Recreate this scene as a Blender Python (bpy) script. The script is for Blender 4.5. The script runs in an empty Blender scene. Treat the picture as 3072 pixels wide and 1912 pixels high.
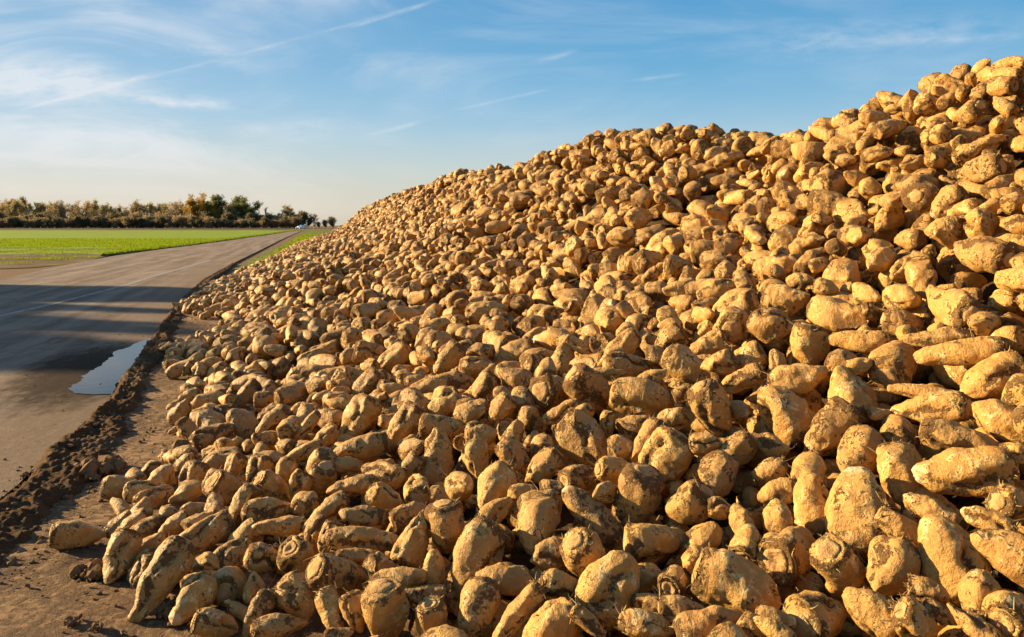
import bpy, math, random
import numpy as np
from mathutils import Vector, Matrix, Quaternion

random.seed(7)
RNG = np.random.default_rng(11)
S = bpy.context.scene
COL = S.collection
R_ = math.radians

# ------------------------------------------------------------------ camera geometry
F_PX, CX, HOR, CAM_H = 2389.0, 1536.0, 677.0, 1.30      # focal length in photo pixels, horizon row, eye height


def ground(px, py, z=0.0):
    y = (CAM_H - z) * F_PX / (py - HOR)
    return ((px - CX) / F_PX * y, y)


SUN_AZ, SUN_EL = R_(76), R_(15.5)                         # azimuth left of the viewing direction
SUN = np.array([-math.sin(SUN_AZ) * math.cos(SUN_EL), math.cos(SUN_AZ) * math.cos(SUN_EL), math.sin(SUN_EL)])

# ------------------------------------------------------------------ small tools
def smooth(a, b, x):
    t = np.clip((np.asarray(x, float) - a) / (b - a), 0, 1)
    return t * t * (3 - 2 * t)


_PERM = RNG.permutation(256)
_PERM = np.concatenate([_PERM, _PERM, _PERM])
_GR = RNG.normal(size=(256, 3))
_GR /= np.linalg.norm(_GR, axis=1)[:, None]


def pn(p):
    """Perlin noise of points (N,3), about -1..1"""
    i = np.floor(p).astype(int)
    f = p - i
    i &= 255
    u = f * f * f * (f * (f * 6 - 15) + 10)
    out = 0
    for dx in (0, 1):
        wx = u[:, 0] if dx else 1 - u[:, 0]
        a = _PERM[i[:, 0] + dx]
        for dy in (0, 1):
            wy = u[:, 1] if dy else 1 - u[:, 1]
            b = _PERM[a + i[:, 1] + dy]
            for dz in (0, 1):
                wz = u[:, 2] if dz else 1 - u[:, 2]
                g = _GR[_PERM[b + i[:, 2] + dz]]
                out = out + wx * wy * wz * (g[:, 0] * (f[:, 0] - dx) + g[:, 1] * (f[:, 1] - dy) + g[:, 2] * (f[:, 2] - dz))
    return out * 1.5


def pn2(x, y, s, seed=0.0):
    q = np.stack([np.ravel(x) * s, np.ravel(y) * s, np.full(np.size(x), seed + 0.37)], 1)
    return pn(q).reshape(np.shape(x))


def fbm2(x, y, s, octs=4, seed=0.0):
    r, a = 0, 1.0
    for k in range(octs):
        r = r + a * pn2(x, y, s * 2 ** k, seed + k * 7.1)
        a *= 0.5
    return r


def mesh_np(name, verts, quads=None, tris=None, mats=(), smooth_shade=True, attrs=None, mat_index=None):
    me = bpy.data.meshes.new(name)
    verts = np.asarray(verts, np.float32)
    nq = 0 if quads is None else len(quads)
    nt = 0 if tris is None else len(tris)
    me.vertices.add(len(verts))
    me.vertices.foreach_set('co', verts.ravel())
    me.loops.add(nq * 4 + nt * 3)
    li = []
    if nq: li.append(np.asarray(quads, np.int32).ravel())
    if nt: li.append(np.asarray(tris, np.int32).ravel())
    me.loops.foreach_set('vertex_index', np.concatenate(li))
    me.polygons.add(nq + nt)
    st = np.concatenate([np.arange(nq) * 4, nq * 4 + np.arange(nt) * 3]).astype(np.int32)
    me.polygons.foreach_set('loop_start', st)
    for m in mats: me.materials.append(m)
    if mat_index is not None: me.polygons.foreach_set('material_index', np.asarray(mat_index, np.int32))
    me.update(calc_edges=True)
    me.polygons.foreach_set('use_smooth', np.full(nq + nt, smooth_shade))
    for k, v in (attrs or {}).items():
        v = np.asarray(v, np.float32)
        if v.ndim == 2:
            me.attributes.new(k, 'FLOAT_VECTOR', 'POINT').data.foreach_set('vector', v.ravel())
        else:
            me.attributes.new(k, 'FLOAT', 'POINT').data.foreach_set('value', v)
    me.validate()
    return me


def link(name, me, parent=None, loc=None):
    o = bpy.data.objects.new(name, me)
    COL.objects.link(o)
    if parent is not None: o.parent = parent
    if loc is not None: o.location = loc
    return o


def tag(o, label=None, cat=None, group=None, kind=None):
    if label: o['label'] = label
    if cat: o['category'] = cat
    if group: o['group'] = group
    if kind: o['kind'] = kind
    return o


class MB:
    """collects simple shapes into one mesh"""
    def __init__(self):
        self.v, self.f, self.m = [], [], []

    def add(self, v, f, mi=0):
        b = len(self.v)
        self.v += [tuple(p) for p in v]
        self.f += [tuple(i + b for i in q) for q in f]
        self.m += [mi] * len(f)

    def box(self, c, s, mi=0, rz=0):
        cx, cy, cz = c
        hx, hy, hz = s[0] / 2, s[1] / 2, s[2] / 2
        ca, sa = math.cos(rz), math.sin(rz)
        v = [(cx + x * ca - y * sa, cy + x * sa + y * ca, cz + z) for x in (-hx, hx) for y in (-hy, hy) for z in (-hz, hz)]
        self.add(v, [(0, 1, 3, 2), (4, 6, 7, 5), (0, 4, 5, 1), (2, 3, 7, 6), (0, 2, 6, 4), (1, 5, 7, 3)], mi)

    def tube(self, pts, rad, n=8, mi=0, cap=True):
        pts = [Vector(p) for p in pts]
        rings = []
        b = len(self.v)
        for k, p in enumerate(pts):
            d = (pts[min(k + 1, len(pts) - 1)] - pts[max(k - 1, 0)]).normalized()
            a = d.orthogonal().normalized() if k == 0 else (a - d * a.dot(d)).normalized()
            c = d.cross(a)
            for j in range(n):
                t = 2 * math.pi * j / n
                self.v.append(tuple(p + (a * math.cos(t) + c * math.sin(t)) * rad[k]))
        for k in range(len(pts) - 1):
            for j in range(n):
                self.f.append((b + k * n + j, b + k * n + (j + 1) % n, b + (k + 1) * n + (j + 1) % n, b + (k + 1) * n + j))
                self.m.append(mi)
        if cap:
            self.f.append(tuple(b + j for j in range(n))[::-1]); self.m.append(mi)
            self.f.append(tuple(b + (len(pts) - 1) * n + j for j in range(n))); self.m.append(mi)

    def build(self, name, mats, parent=None, sm=False, loc=None):
        me = bpy.data.meshes.new(name)
        me.from_pydata(self.v, [], self.f)
        for m in (mats if isinstance(mats, (list, tuple)) else [mats]): me.materials.append(m)
        me.polygons.foreach_set('material_index', np.array(self.m, np.int32))
        if sm: me.polygons.foreach_set('use_smooth', np.full(len(self.f), True))
        me.update()
        return link(name, me, parent, loc)


# ------------------------------------------------------------------ material tools
class NT:
    def __init__(self, name=None, tree=None):
        if tree is None:
            self.mat = bpy.data.materials.new(name)
            self.mat.use_nodes = True
            self.t = self.mat.node_tree
            self.t.nodes.clear()
        else:
            self.t = tree
        self.L = self.t.links

    def n(self, typ, **kw):
        nd = self.t.nodes.new(typ)
        for k, v in kw.items():
            if hasattr(nd, k) and k not in ('inputs',): setattr(nd, k, v)
        return nd

    def set(self, sock, v):
        if hasattr(v, 'is_output'): self.L.new(v, sock)
        elif isinstance(v, (tuple, list)) and len(v) == 3 and sock.type == 'RGBA': sock.default_value = (*v, 1)
        else: sock.default_value = v

    def math(self, op, a, b=0.0, c=0.0, clamp=False):
        nd = self.n('ShaderNodeMath'); nd.operation = op; nd.use_clamp = clamp
        self.set(nd.inputs[0], a); self.set(nd.inputs[1], b); self.set(nd.inputs[2], c)
        return nd.outputs[0]

    def vmul(self, v, s):
        nd = self.n('ShaderNodeVectorMath'); nd.operation = 'MULTIPLY'
        self.set(nd.inputs[0], v); self.set(nd.inputs[1], s)
        return nd.outputs[0]

    def noise(self, vec, scale, detail=4.0, rough=0.55, dist=0.0, color=False):
        nd = self.n('ShaderNodeTexNoise')
        if vec is not None: self.set(nd.inputs['Vector'], vec)
        nd.inputs['Scale'].default_value = scale; nd.inputs['Detail'].default_value = detail
        nd.inputs['Roughness'].default_value = rough; nd.inputs['Distortion'].default_value = dist
        return nd.outputs['Color' if color else 'Fac']

    def voro(self, vec, scale, feature='F1', rnd=1.0):
        nd = self.n('ShaderNodeTexVoronoi'); nd.feature = feature
        self.set(nd.inputs['Vector'], vec); nd.inputs['Scale'].default_value = scale
        nd.inputs['Randomness'].default_value = rnd
        return nd.outputs['Distance']

    def step(self, a, b, x):
        nd = self.n('ShaderNodeMapRange'); nd.interpolation_type = 'SMOOTHSTEP'
        self.set(nd.inputs[0], x); self.set(nd.inputs[1], a); self.set(nd.inputs[2], b)
        nd.inputs[3].default_value = 0; nd.inputs[4].default_value = 1
        return nd.outputs[0]

    def mix(self, f, a, b, mode='MIX'):
        nd = self.n('ShaderNodeMix'); nd.data_type = 'RGBA'; nd.blend_type = mode
        self.set(nd.inputs[0], f); self.set(nd.inputs[6], a); self.set(nd.inputs[7], b)
        return nd.outputs[2]

    def attr(self, name, vec=False):
        nd = self.n('ShaderNodeAttribute'); nd.attribute_name = name
        return nd.outputs['Vector' if vec else 'Fac']

    def pos(self):
        return self.n('ShaderNodeNewGeometry').outputs['Position']

    def sep(self, v):
        nd = self.n('ShaderNodeSeparateXYZ'); self.set(nd.inputs[0], v)
        return nd.outputs

    def comb(self, x, y, z):
        nd = self.n('ShaderNodeCombineXYZ')
        for i, v in enumerate((x, y, z)): self.set(nd.inputs[i], v)
        return nd.outputs[0]

    def bump(self, h, dist, strength=1.0, prev=None):
        nd = self.n('ShaderNodeBump'); self.set(nd.inputs['Height'], h)
        nd.inputs['Distance'].default_value = dist; nd.inputs['Strength'].default_value = strength
        if prev is not None: self.L.new(prev, nd.inputs['Normal'])
        return nd.outputs[0]

    def out(self, color, rough=0.8, normal=None, spec=0.3, metal=0.0, **kw):
        b = self.n('ShaderNodeBsdfPrincipled')
        self.set(b.inputs['Base Color'], color); self.set(b.inputs['Roughness'], rough)
        b.inputs['Specular IOR Level'].default_value = spec if not hasattr(spec, 'is_output') else 0.5
        if hasattr(spec, 'is_output'): self.L.new(spec, b.inputs['Specular IOR Level'])
        b.inputs['Metallic'].default_value = metal
        for k, v in kw.items(): self.set(b.inputs[k.replace('_', ' ')], v)
        if normal is not None: self.L.new(normal, b.inputs['Normal'])
        o = self.n('ShaderNodeOutputMaterial'); self.L.new(b.outputs[0], o.inputs[0])
        return self.mat


def simple(name, c, rough=0.7, spec=0.3, metal=0.0, var=0.25, scale=3.0):
    t = NT(name)
    n = t.noise(t.n('ShaderNodeTexCoord').outputs['Object'], scale, 4)
    col = t.mix(n, tuple(x * (1 - var) for x in c), tuple(min(1, x * (1 + var)) for x in c))
    return t.out(col, rough, spec=spec, metal=metal)


def leafy(t, col, k=0.45):
    """thin leaf: lit from either side"""
    a = t.n('ShaderNodeBsdfDiffuse'); t.L.new(col, a.inputs[0])
    b = t.n('ShaderNodeBsdfTranslucent'); t.L.new(col, b.inputs[0])
    m = t.n('ShaderNodeMixShader'); m.inputs[0].default_value = k
    t.L.new(a.outputs[0], m.inputs[1]); t.L.new(b.outputs[0], m.inputs[2])
    o = t.n('ShaderNodeOutputMaterial'); t.L.new(m.outputs[0], o.inputs[0])
    return t.mat


# ---- beet skin
def beet_material():
    t = NT('beet_skin')
    lc = t.attr('lc', True); crown = t.attr('crown'); groove = t.attr('groove'); rnd = t.attr('rnd')
    n1 = t.noise(lc, 11, 5, 0.6)
    n1b = t.noise(t.vmul(lc, (1, 1.1, 0.9)), 23, 6, 0.65, 0.6)
    n2 = t.noise(lc, 70, 7, 0.65, 0.8)
    n3 = t.noise(lc, 260, 4, 0.6)
    # transverse growth rings, fine
    ringv = t.vmul(lc, (1.0, 0.16, 0.16))
    rings = t.noise(ringv, 120, 3, 0.5)
    col = t.mix(t.step(0.30, 0.70, n1), (0.385, 0.180, 0.035), (0.605, 0.335, 0.078))
    col = t.mix(t.math('MULTIPLY', t.step(0.50, 0.68, n1b), 0.80), col, (0.84, 0.610, 0.26))
    col = t.mix(t.math('MULTIPLY', t.step(0.50, 0.66, n2), 0.45), col, (0.47, 0.20, 0.045))
    # each beet its own tint
    col = t.mix(t.math('MULTIPLY', t.math('POWER', rnd, 2.0), 0.65), col, (0.33, 0.180, 0.054))
    # greenish shoulder below the crown
    gs = t.math('MULTIPLY', t.math('MULTIPLY', t.step(0.05, 0.45, crown), t.step(0.45, 0.62, n1b)), 0.35)
    col = t.mix(gs, col, (0.40, 0.33, 0.07))
    # dried soil: in the grooves, round the crown, in patches
    soil = t.math('ADD', t.math('MULTIPLY', groove, 0.75), t.math('MULTIPLY', crown, 0.72))
    soil = t.math('ADD', soil, t.math('MULTIPLY', t.math('SUBTRACT', n1, 0.55), 1.1))
    soil = t.math('ADD', soil, t.math('MULTIPLY', t.math('SUBTRACT', n1b, 0.52), 2.8))
    soil = t.math('ADD', soil, t.math('MULTIPLY', t.math('SUBTRACT', n2, 0.5), 2.4))
    soil = t.math('ADD', soil, t.math('MULTIPLY', t.math('SUBTRACT', rnd, 0.62), 0.40))
    soilm = t.step(0.22, 0.50, soil)
    scol = t.mix(n3, (0.080, 0.034, 0.010), (0.29, 0.140, 0.045))
    col = t.mix(t.math('MULTIPLY', soilm, 0.85), col, scol)
    # dark pits and little cracks
    vd = t.voro(t.mix(0.035, lc, t.noise(lc, 60, 3, color=True)), 32, 'DISTANCE_TO_EDGE')
    crack = t.math('MULTIPLY', t.math('SUBTRACT', 1.0, t.step(0.0, 0.035, vd)), t.step(0.55, 0.66, n1))
    pit = t.math('MULTIPLY', t.math('SUBTRACT', 1.0, t.step(0.10, 0.22, t.voro(lc, 75))), t.step(0.52, 0.60, n1b))
    dark = t.math('MAXIMUM', crack, pit)
    col = t.mix(t.math('MULTIPLY', dark, 0.75), col, (0.10, 0.048, 0.016))
    fl = t.attr('flesh')
    col = t.mix(t.math('MULTIPLY', fl, 0.85), col, t.mix(n2, (0.52, 0.35, 0.16), (0.76, 0.57, 0.32)))
    col = t.mix(t.math('MULTIPLY', t.step(.50, .64, n3), .20), col, (0.19, 0.090, 0.026))
    h = t.math('ADD', t.math('MULTIPLY', n2, 0.75), t.math('MULTIPLY', n1b, 0.8))
    h = t.math('ADD', h, t.math('MULTIPLY', rings, 0.30))
    h = t.math('ADD', h, t.math('MULTIPLY', t.math('MULTIPLY', soilm, t.math('ADD', n3, n2)), 1.2))
    h = t.math('SUBTRACT', h, t.math('MULTIPLY', dark, 1.2))
    nb = t.bump(h, 0.0085, 1.0)
    return t.out(col, t.mix(soilm, (0.50, 0.50, 0.50), (0.95, 0.95, 0.95)), nb, spec=0.30)


def cut_material():
    t = NT('beet_cut_crown')
    lc = t.attr('lc', True)
    n = t.noise(lc, 60, 6, 0.65, 0.5); n3 = t.noise(lc, 240, 3)
    col = t.mix(n, (0.36, 0.19, 0.062), (0.62, 0.37, 0.145))
    col = t.mix(t.math('MULTIPLY', t.step(0.5, 0.68, t.noise(lc, 30, 5, 0.7)), 0.8), col, (0.19, 0.10, 0.036))
    return t.out(col, 0.85, t.bump(t.math('ADD', n, t.math('MULTIPLY', n3, 0.5)), 0.006, 0.9), spec=0.2)


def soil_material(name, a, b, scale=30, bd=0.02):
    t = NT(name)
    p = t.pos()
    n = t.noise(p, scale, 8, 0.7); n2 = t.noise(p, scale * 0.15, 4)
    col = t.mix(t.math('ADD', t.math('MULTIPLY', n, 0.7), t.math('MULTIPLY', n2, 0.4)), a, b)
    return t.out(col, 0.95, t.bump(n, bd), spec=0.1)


M_BEET = beet_material()
M_CUT = cut_material()
M_STUB = simple('dry_leaf_stub', (0.30, 0.20, 0.075), 0.9, 0.1, var=0.5, scale=60)
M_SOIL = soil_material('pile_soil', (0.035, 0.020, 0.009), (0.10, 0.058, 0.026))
M_CLOD = soil_material('clod_soil', (0.10, 0.055, 0.024), (0.26, 0.155, 0.07), 45, 0.01)

# ------------------------------------------------------------------ beet shape
def profile(t, rc, tb, rt, p):
    """radius along the root, t=0 crown .. 1 tip, largest 1"""
    t = np.asarray(t, float)
    up = rc + (1 - rc) * np.power(np.clip(1 - np.power(1 - np.clip(t / tb, 0, 1), 2.3), 0, 1), 0.62)
    s = np.clip((t - tb) / (1 - tb), 0, 1)
    dn = rt + (1 - rt) * np.power(np.clip(1 - np.power(s, 1.9), 0, 1), p)
    return np.where(t < tb, up, dn)


def beet_params(rng):
    return dict(rc=rng.uniform(0.48, 0.76), tb=rng.uniform(0.24, 0.46), rt=rng.choice([rng.uniform(.08, .2), rng.uniform(.22, .5)]), p=rng.uniform(0.62, 1.05),
                gd=rng.uniform(0.08, 0.32), gw=rng.uniform(0.20, 0.40), tw=rng.uniform(-0.9, 0.9), lump=rng.uniform(0.7, 1.35),
                bend=rng.normal(0, 0.10, 2), sq=rng.uniform(0.86, 1.0), ph=rng.uniform(0, 6.28), hole=rng.uniform() < 0.2,
                seed=rng.uniform(0, 200, 3), rnd=rng.uniform(0, 1), side=rng.uniform(0, 1), fork=rng.uniform() < .10, snap=rng.uniform() < .13,
                slices=[(rng.normal(size=3) * (.5, 1, 1), rng.uniform(.70, .9)) for _ in range(int(rng.choice([0, 1, 2], p=[.58, .30, .12])))])


_TOPO = {}


def beet_topo(nr, nph):
    k = (nr, nph)
    if k not in _TOPO:
        i = np.arange(nr - 1)[:, None]; j = np.arange(nph)[None, :]
        a = 1 + i * nph + j; b = 1 + i * nph + (j + 1) % nph
        q = np.stack([a, b, b + nph, a + nph], -1).reshape(-1, 4)
        j = np.arange(nph)
        t0 = np.stack([np.zeros(nph, int), 1 + (j + 1) % nph, 1 + j], 1)
        e = 1 + nr * nph; base = 1 + (nr - 1) * nph
        t1 = np.stack([np.full(nph, e), base + j, base + (j + 1) % nph], 1)
        _TOPO[k] = (q, np.concatenate([t0, t1]))
    return _TOPO[k]


def beet_geo(P, L, R, nb, nph, octs=3):
    """vertices centred on the middle of the axis (x from crown to tip), quads, tris, attributes"""
    ncr = 4 if nb > 14 else (2 if nb > 9 else 1)
    tip = 3 if nb > 14 else 1
    fr = (np.arange(1, ncr + 1) / (ncr + 0.35))
    u = np.linspace(0, 1, nb)
    tt = np.where(u < 0.5, u * u * 1.2 + u * 0.1, 0)                      # denser near the crown
    tt = 0.35 * u + 0.65 * u ** 1.5
    rr = profile(tt, P['rc'], P['tb'], P['rt'], P['p'])
    ft = 1 - np.arange(1, tip + 1) / (tip + 0.5)
    x = np.concatenate([np.zeros(ncr), tt, 1 + 0.35 * P['rt'] * R / L * np.sqrt(np.clip(1 - ft ** 2, 0, 1))]) * L
    r = np.concatenate([P['rc'] * fr, rr, rr[-1] * ft]) * R
    t = np.concatenate([np.zeros(ncr), tt, np.ones(tip)])
    cf = np.concatenate([fr, np.ones(nb), np.zeros(tip)])
    iscut = np.concatenate([np.ones(ncr), np.zeros(nb + tip)])
    # domed or slightly dished crown
    x = x - np.where(iscut > 0, (1 - cf ** 2) * R * (0.06 if not P['hole'] else -0.10 * np.exp(0)) * 1.0, 0)
    if P['hole']: x = x + np.where(iscut > 0, (cf < 0.4) * 0.06 * R, 0)
    nr = len(x)
    ph = np.linspace(0, 2 * np.pi, nph, endpoint=False)[None, :]
    T = t[:, None]; XX = np.repeat(x[:, None], nph, 1)
    gcen = P['ph'] + P['tw'] * T + 0.25 * np.sin(T * 9 + P['seed'][0])
    g = 0
    for k in (0, 1):
        dph = np.angle(np.exp(1j * (ph - gcen - k * np.pi)))
        g = g + np.exp(-(dph / P['gw']) ** 2) * (1.0 if k == 0 else P['side'])
    along = smooth(0.06, 0.25, T) * (1 - smooth(0.80, 1.0, T))
    g = g * along
    cleft = (np.exp(-(np.angle(np.exp(1j * (ph - gcen))) / .42) ** 2) + np.exp(-(np.angle(np.exp(1j * (ph - gcen - np.pi))) / .42) ** 2)) * smooth(.45, .85, T) * (0.72 if P['fork'] else 0.0)
    RR = r[:, None] * (1 - P['gd'] * g - cleft + 0.05 * P['lump'] * np.cos(3 * ph + P['seed'][1] + 2 * T) + 0.04 * np.cos(5 * ph + P['seed'][2]) * (1 - T))
    Y = RR * np.cos(ph); Z = RR * np.sin(ph) * P['sq']
    v = np.stack([XX, Y, Z], -1).reshape(-1, 3)
    v = np.concatenate([[[x[0] - 0.0 * R + (0.09 * R if P['hole'] else -0.02 * R), 0, 0]], v, [[x[-1] + 0.1 * P['rt'] * R, 0, 0]]])
    tv = np.concatenate([[0], np.repeat(t, nph), [1]])
    cut = np.concatenate([[1], np.repeat(iscut, nph), [0]])
    gv = np.concatenate([[0], np.broadcast_to(g, (nr, nph)).ravel(), [0]])
    q = v / R + P['seed']
    am = P['lump'] * np.clip(0.35 + tv * 0.9, 0, 1)
    d = np.zeros_like(v)
    for o, (fq, a) in enumerate(((0.85, 0.18), (1.9, 0.08), (4.2, 0.045), (9.0, 0.024))[:octs + 1]):
        for c in range(3):
            d[:, c] += a * pn(q * fq + 17.3 * c + 5.1 * o)
    d *= (0.45 + 0.55 * am)[:, None]
    # rough, leaf-scarred ring round the crown
    ring = np.exp(-((tv - 0.045) / 0.05) ** 2) * (1 - 0.7 * cut)
    if octs >= 3:
        for c in range(3): d[:, c] += ring * 0.055 * pn(q * 7.5 + 91 + 13 * c)
    v = v + d * R
    for nn, lim in P['slices']:
        nn = nn / np.linalg.norm(nn); ctr = np.array([L * .45, 0, 0])
        over = np.clip((v - ctr) @ nn - lim * R * (1 + abs(nn[0]) * (L / R * .5 - 1)), 0, None)
        v = v - (over * .92)[:, None] * nn
    # bend
    s = tv
    v[:, 1] += P['bend'][0] * L * (s * s - 0.3 * s); v[:, 2] += P['bend'][1] * L * (s * s - 0.3 * s)
    v[:, 0] -= L / 2
    crown = np.clip(np.exp(-((tv - 0.03) / 0.09) ** 2) * (1 - 0.35 * cut) + 0.12 * pn(q * 3.0 + 40) * (tv < .35), 0, 1)
    quads, tris = beet_topo(nr, nph)
    lc = v + (P['seed'] % 23.0)
    return v, quads, tris, dict(lc=lc, crown=crown, groove=gv, rnd=np.full(len(v), P['rnd']), flesh=(tv > .992) * float(P['snap'])), (ncr, nph)


def spheres(P, L, R):
    t = np.array([0.10, 0.24, 0.40, 0.56, 0.72, 0.87, 0.97])
    r = profile(t, P['rc'], P['tb'], P['rt'], P['p']) * R * 0.97
    x = t * L - L / 2
    x = np.clip(x, -L / 2 + r * 0.75, L / 2 - r * 0.6)
    return np.stack([x, P['bend'][0] * L * (t * t - .3 * t), P['bend'][1] * L * (t * t - .3 * t)], 1), r


def frame(d, roll):
    d = np.asarray(d, float); d /= np.linalg.norm(d)
    a = np.array([0, 0, 1.0]) if abs(d[2]) < 0.9 else np.array([1.0, 0, 0])
    y = np.cross(a, d); y /= np.linalg.norm(y)
    z = np.cross(d, y)
    c, s = math.cos(roll), math.sin(roll)
    return np.stack([d, c * y + s * z, -s * y + c * z], 1)


# ------------------------------------------------------------------ the heap: its outer surface
TOE = np.array([(1.0, .30), (2.0, -.02), (2.3, -.15), (2.55, -.38), (3.05, -.78), (3.5, -.92), (4.0, -.97), (4.33, -.80), (4.58, -.72), (4.85, -.88),
                (5.65, -1.04), (6.0, -1.03), (6.6, -.98), (7.0, -1.32), (8.2, -1.58), (8.7, -1.42), (9.4, -1.15), (10.2, -1.18), (10.9, -1.45), (11.6, -2.05),
                (12.3, -2.1), (14, -2.15), (18, -2.12), (22, -2.05), (27, -1.8), (39, -1.5), (69, -.8), (90, -.6)])
RIDGE = np.array([(0, 2.20), (4.5, 2.24), (5.05, 2.28), (5.75, 2.22), (6.4, 2.08), (7.2, 2.16), (9.0, 2.40), (10.5, 2.46), (12.5, 2.54), (13.6, 2.42),
                  (15.4, 2.37), (20.7, 2.78), (26.5, 2.70), (35, 2.80), (50, 2.74), (60, 2.70), (66, 2.2), (72, 0.0), (90, 0)])
PROF = np.array([(-9, 0), (0, 0.03), (.12, .085), (.27, .165), (.40, .235), (.52, .32), (.63, .435), (.73, .565), (.854, .79), (.93, .93), (1.0, 1.0), (1.06, .98), (1.2, .80), (1.5, .40), (1.9, 0), (9, 0)])


def surf(X, Y):
    u = X + 0.25 * Y
    toe = np.interp(Y, TOE[:, 0], TOE[:, 1])
    zr = np.interp(Y, RIDGE[:, 0], RIDGE[:, 1])
    s = (u - toe) / (4.0 - toe)
    h = zr * np.interp(s, PROF[:, 0], PROF[:, 1])
    w = 0.18 * np.clip(s * 3, 0, 1) * np.clip((Y - 3) / 3, .4, 1)
    return np.where(s < 0, 0.0, np.maximum(h + w * pn2(X, Y, 0.9, 3.3) + 0.6 * w * pn2(X, Y, 2.1, 9.3), 0))


def surf1(x, y): return float(surf(np.array([x]), np.array([y]))[0])


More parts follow.
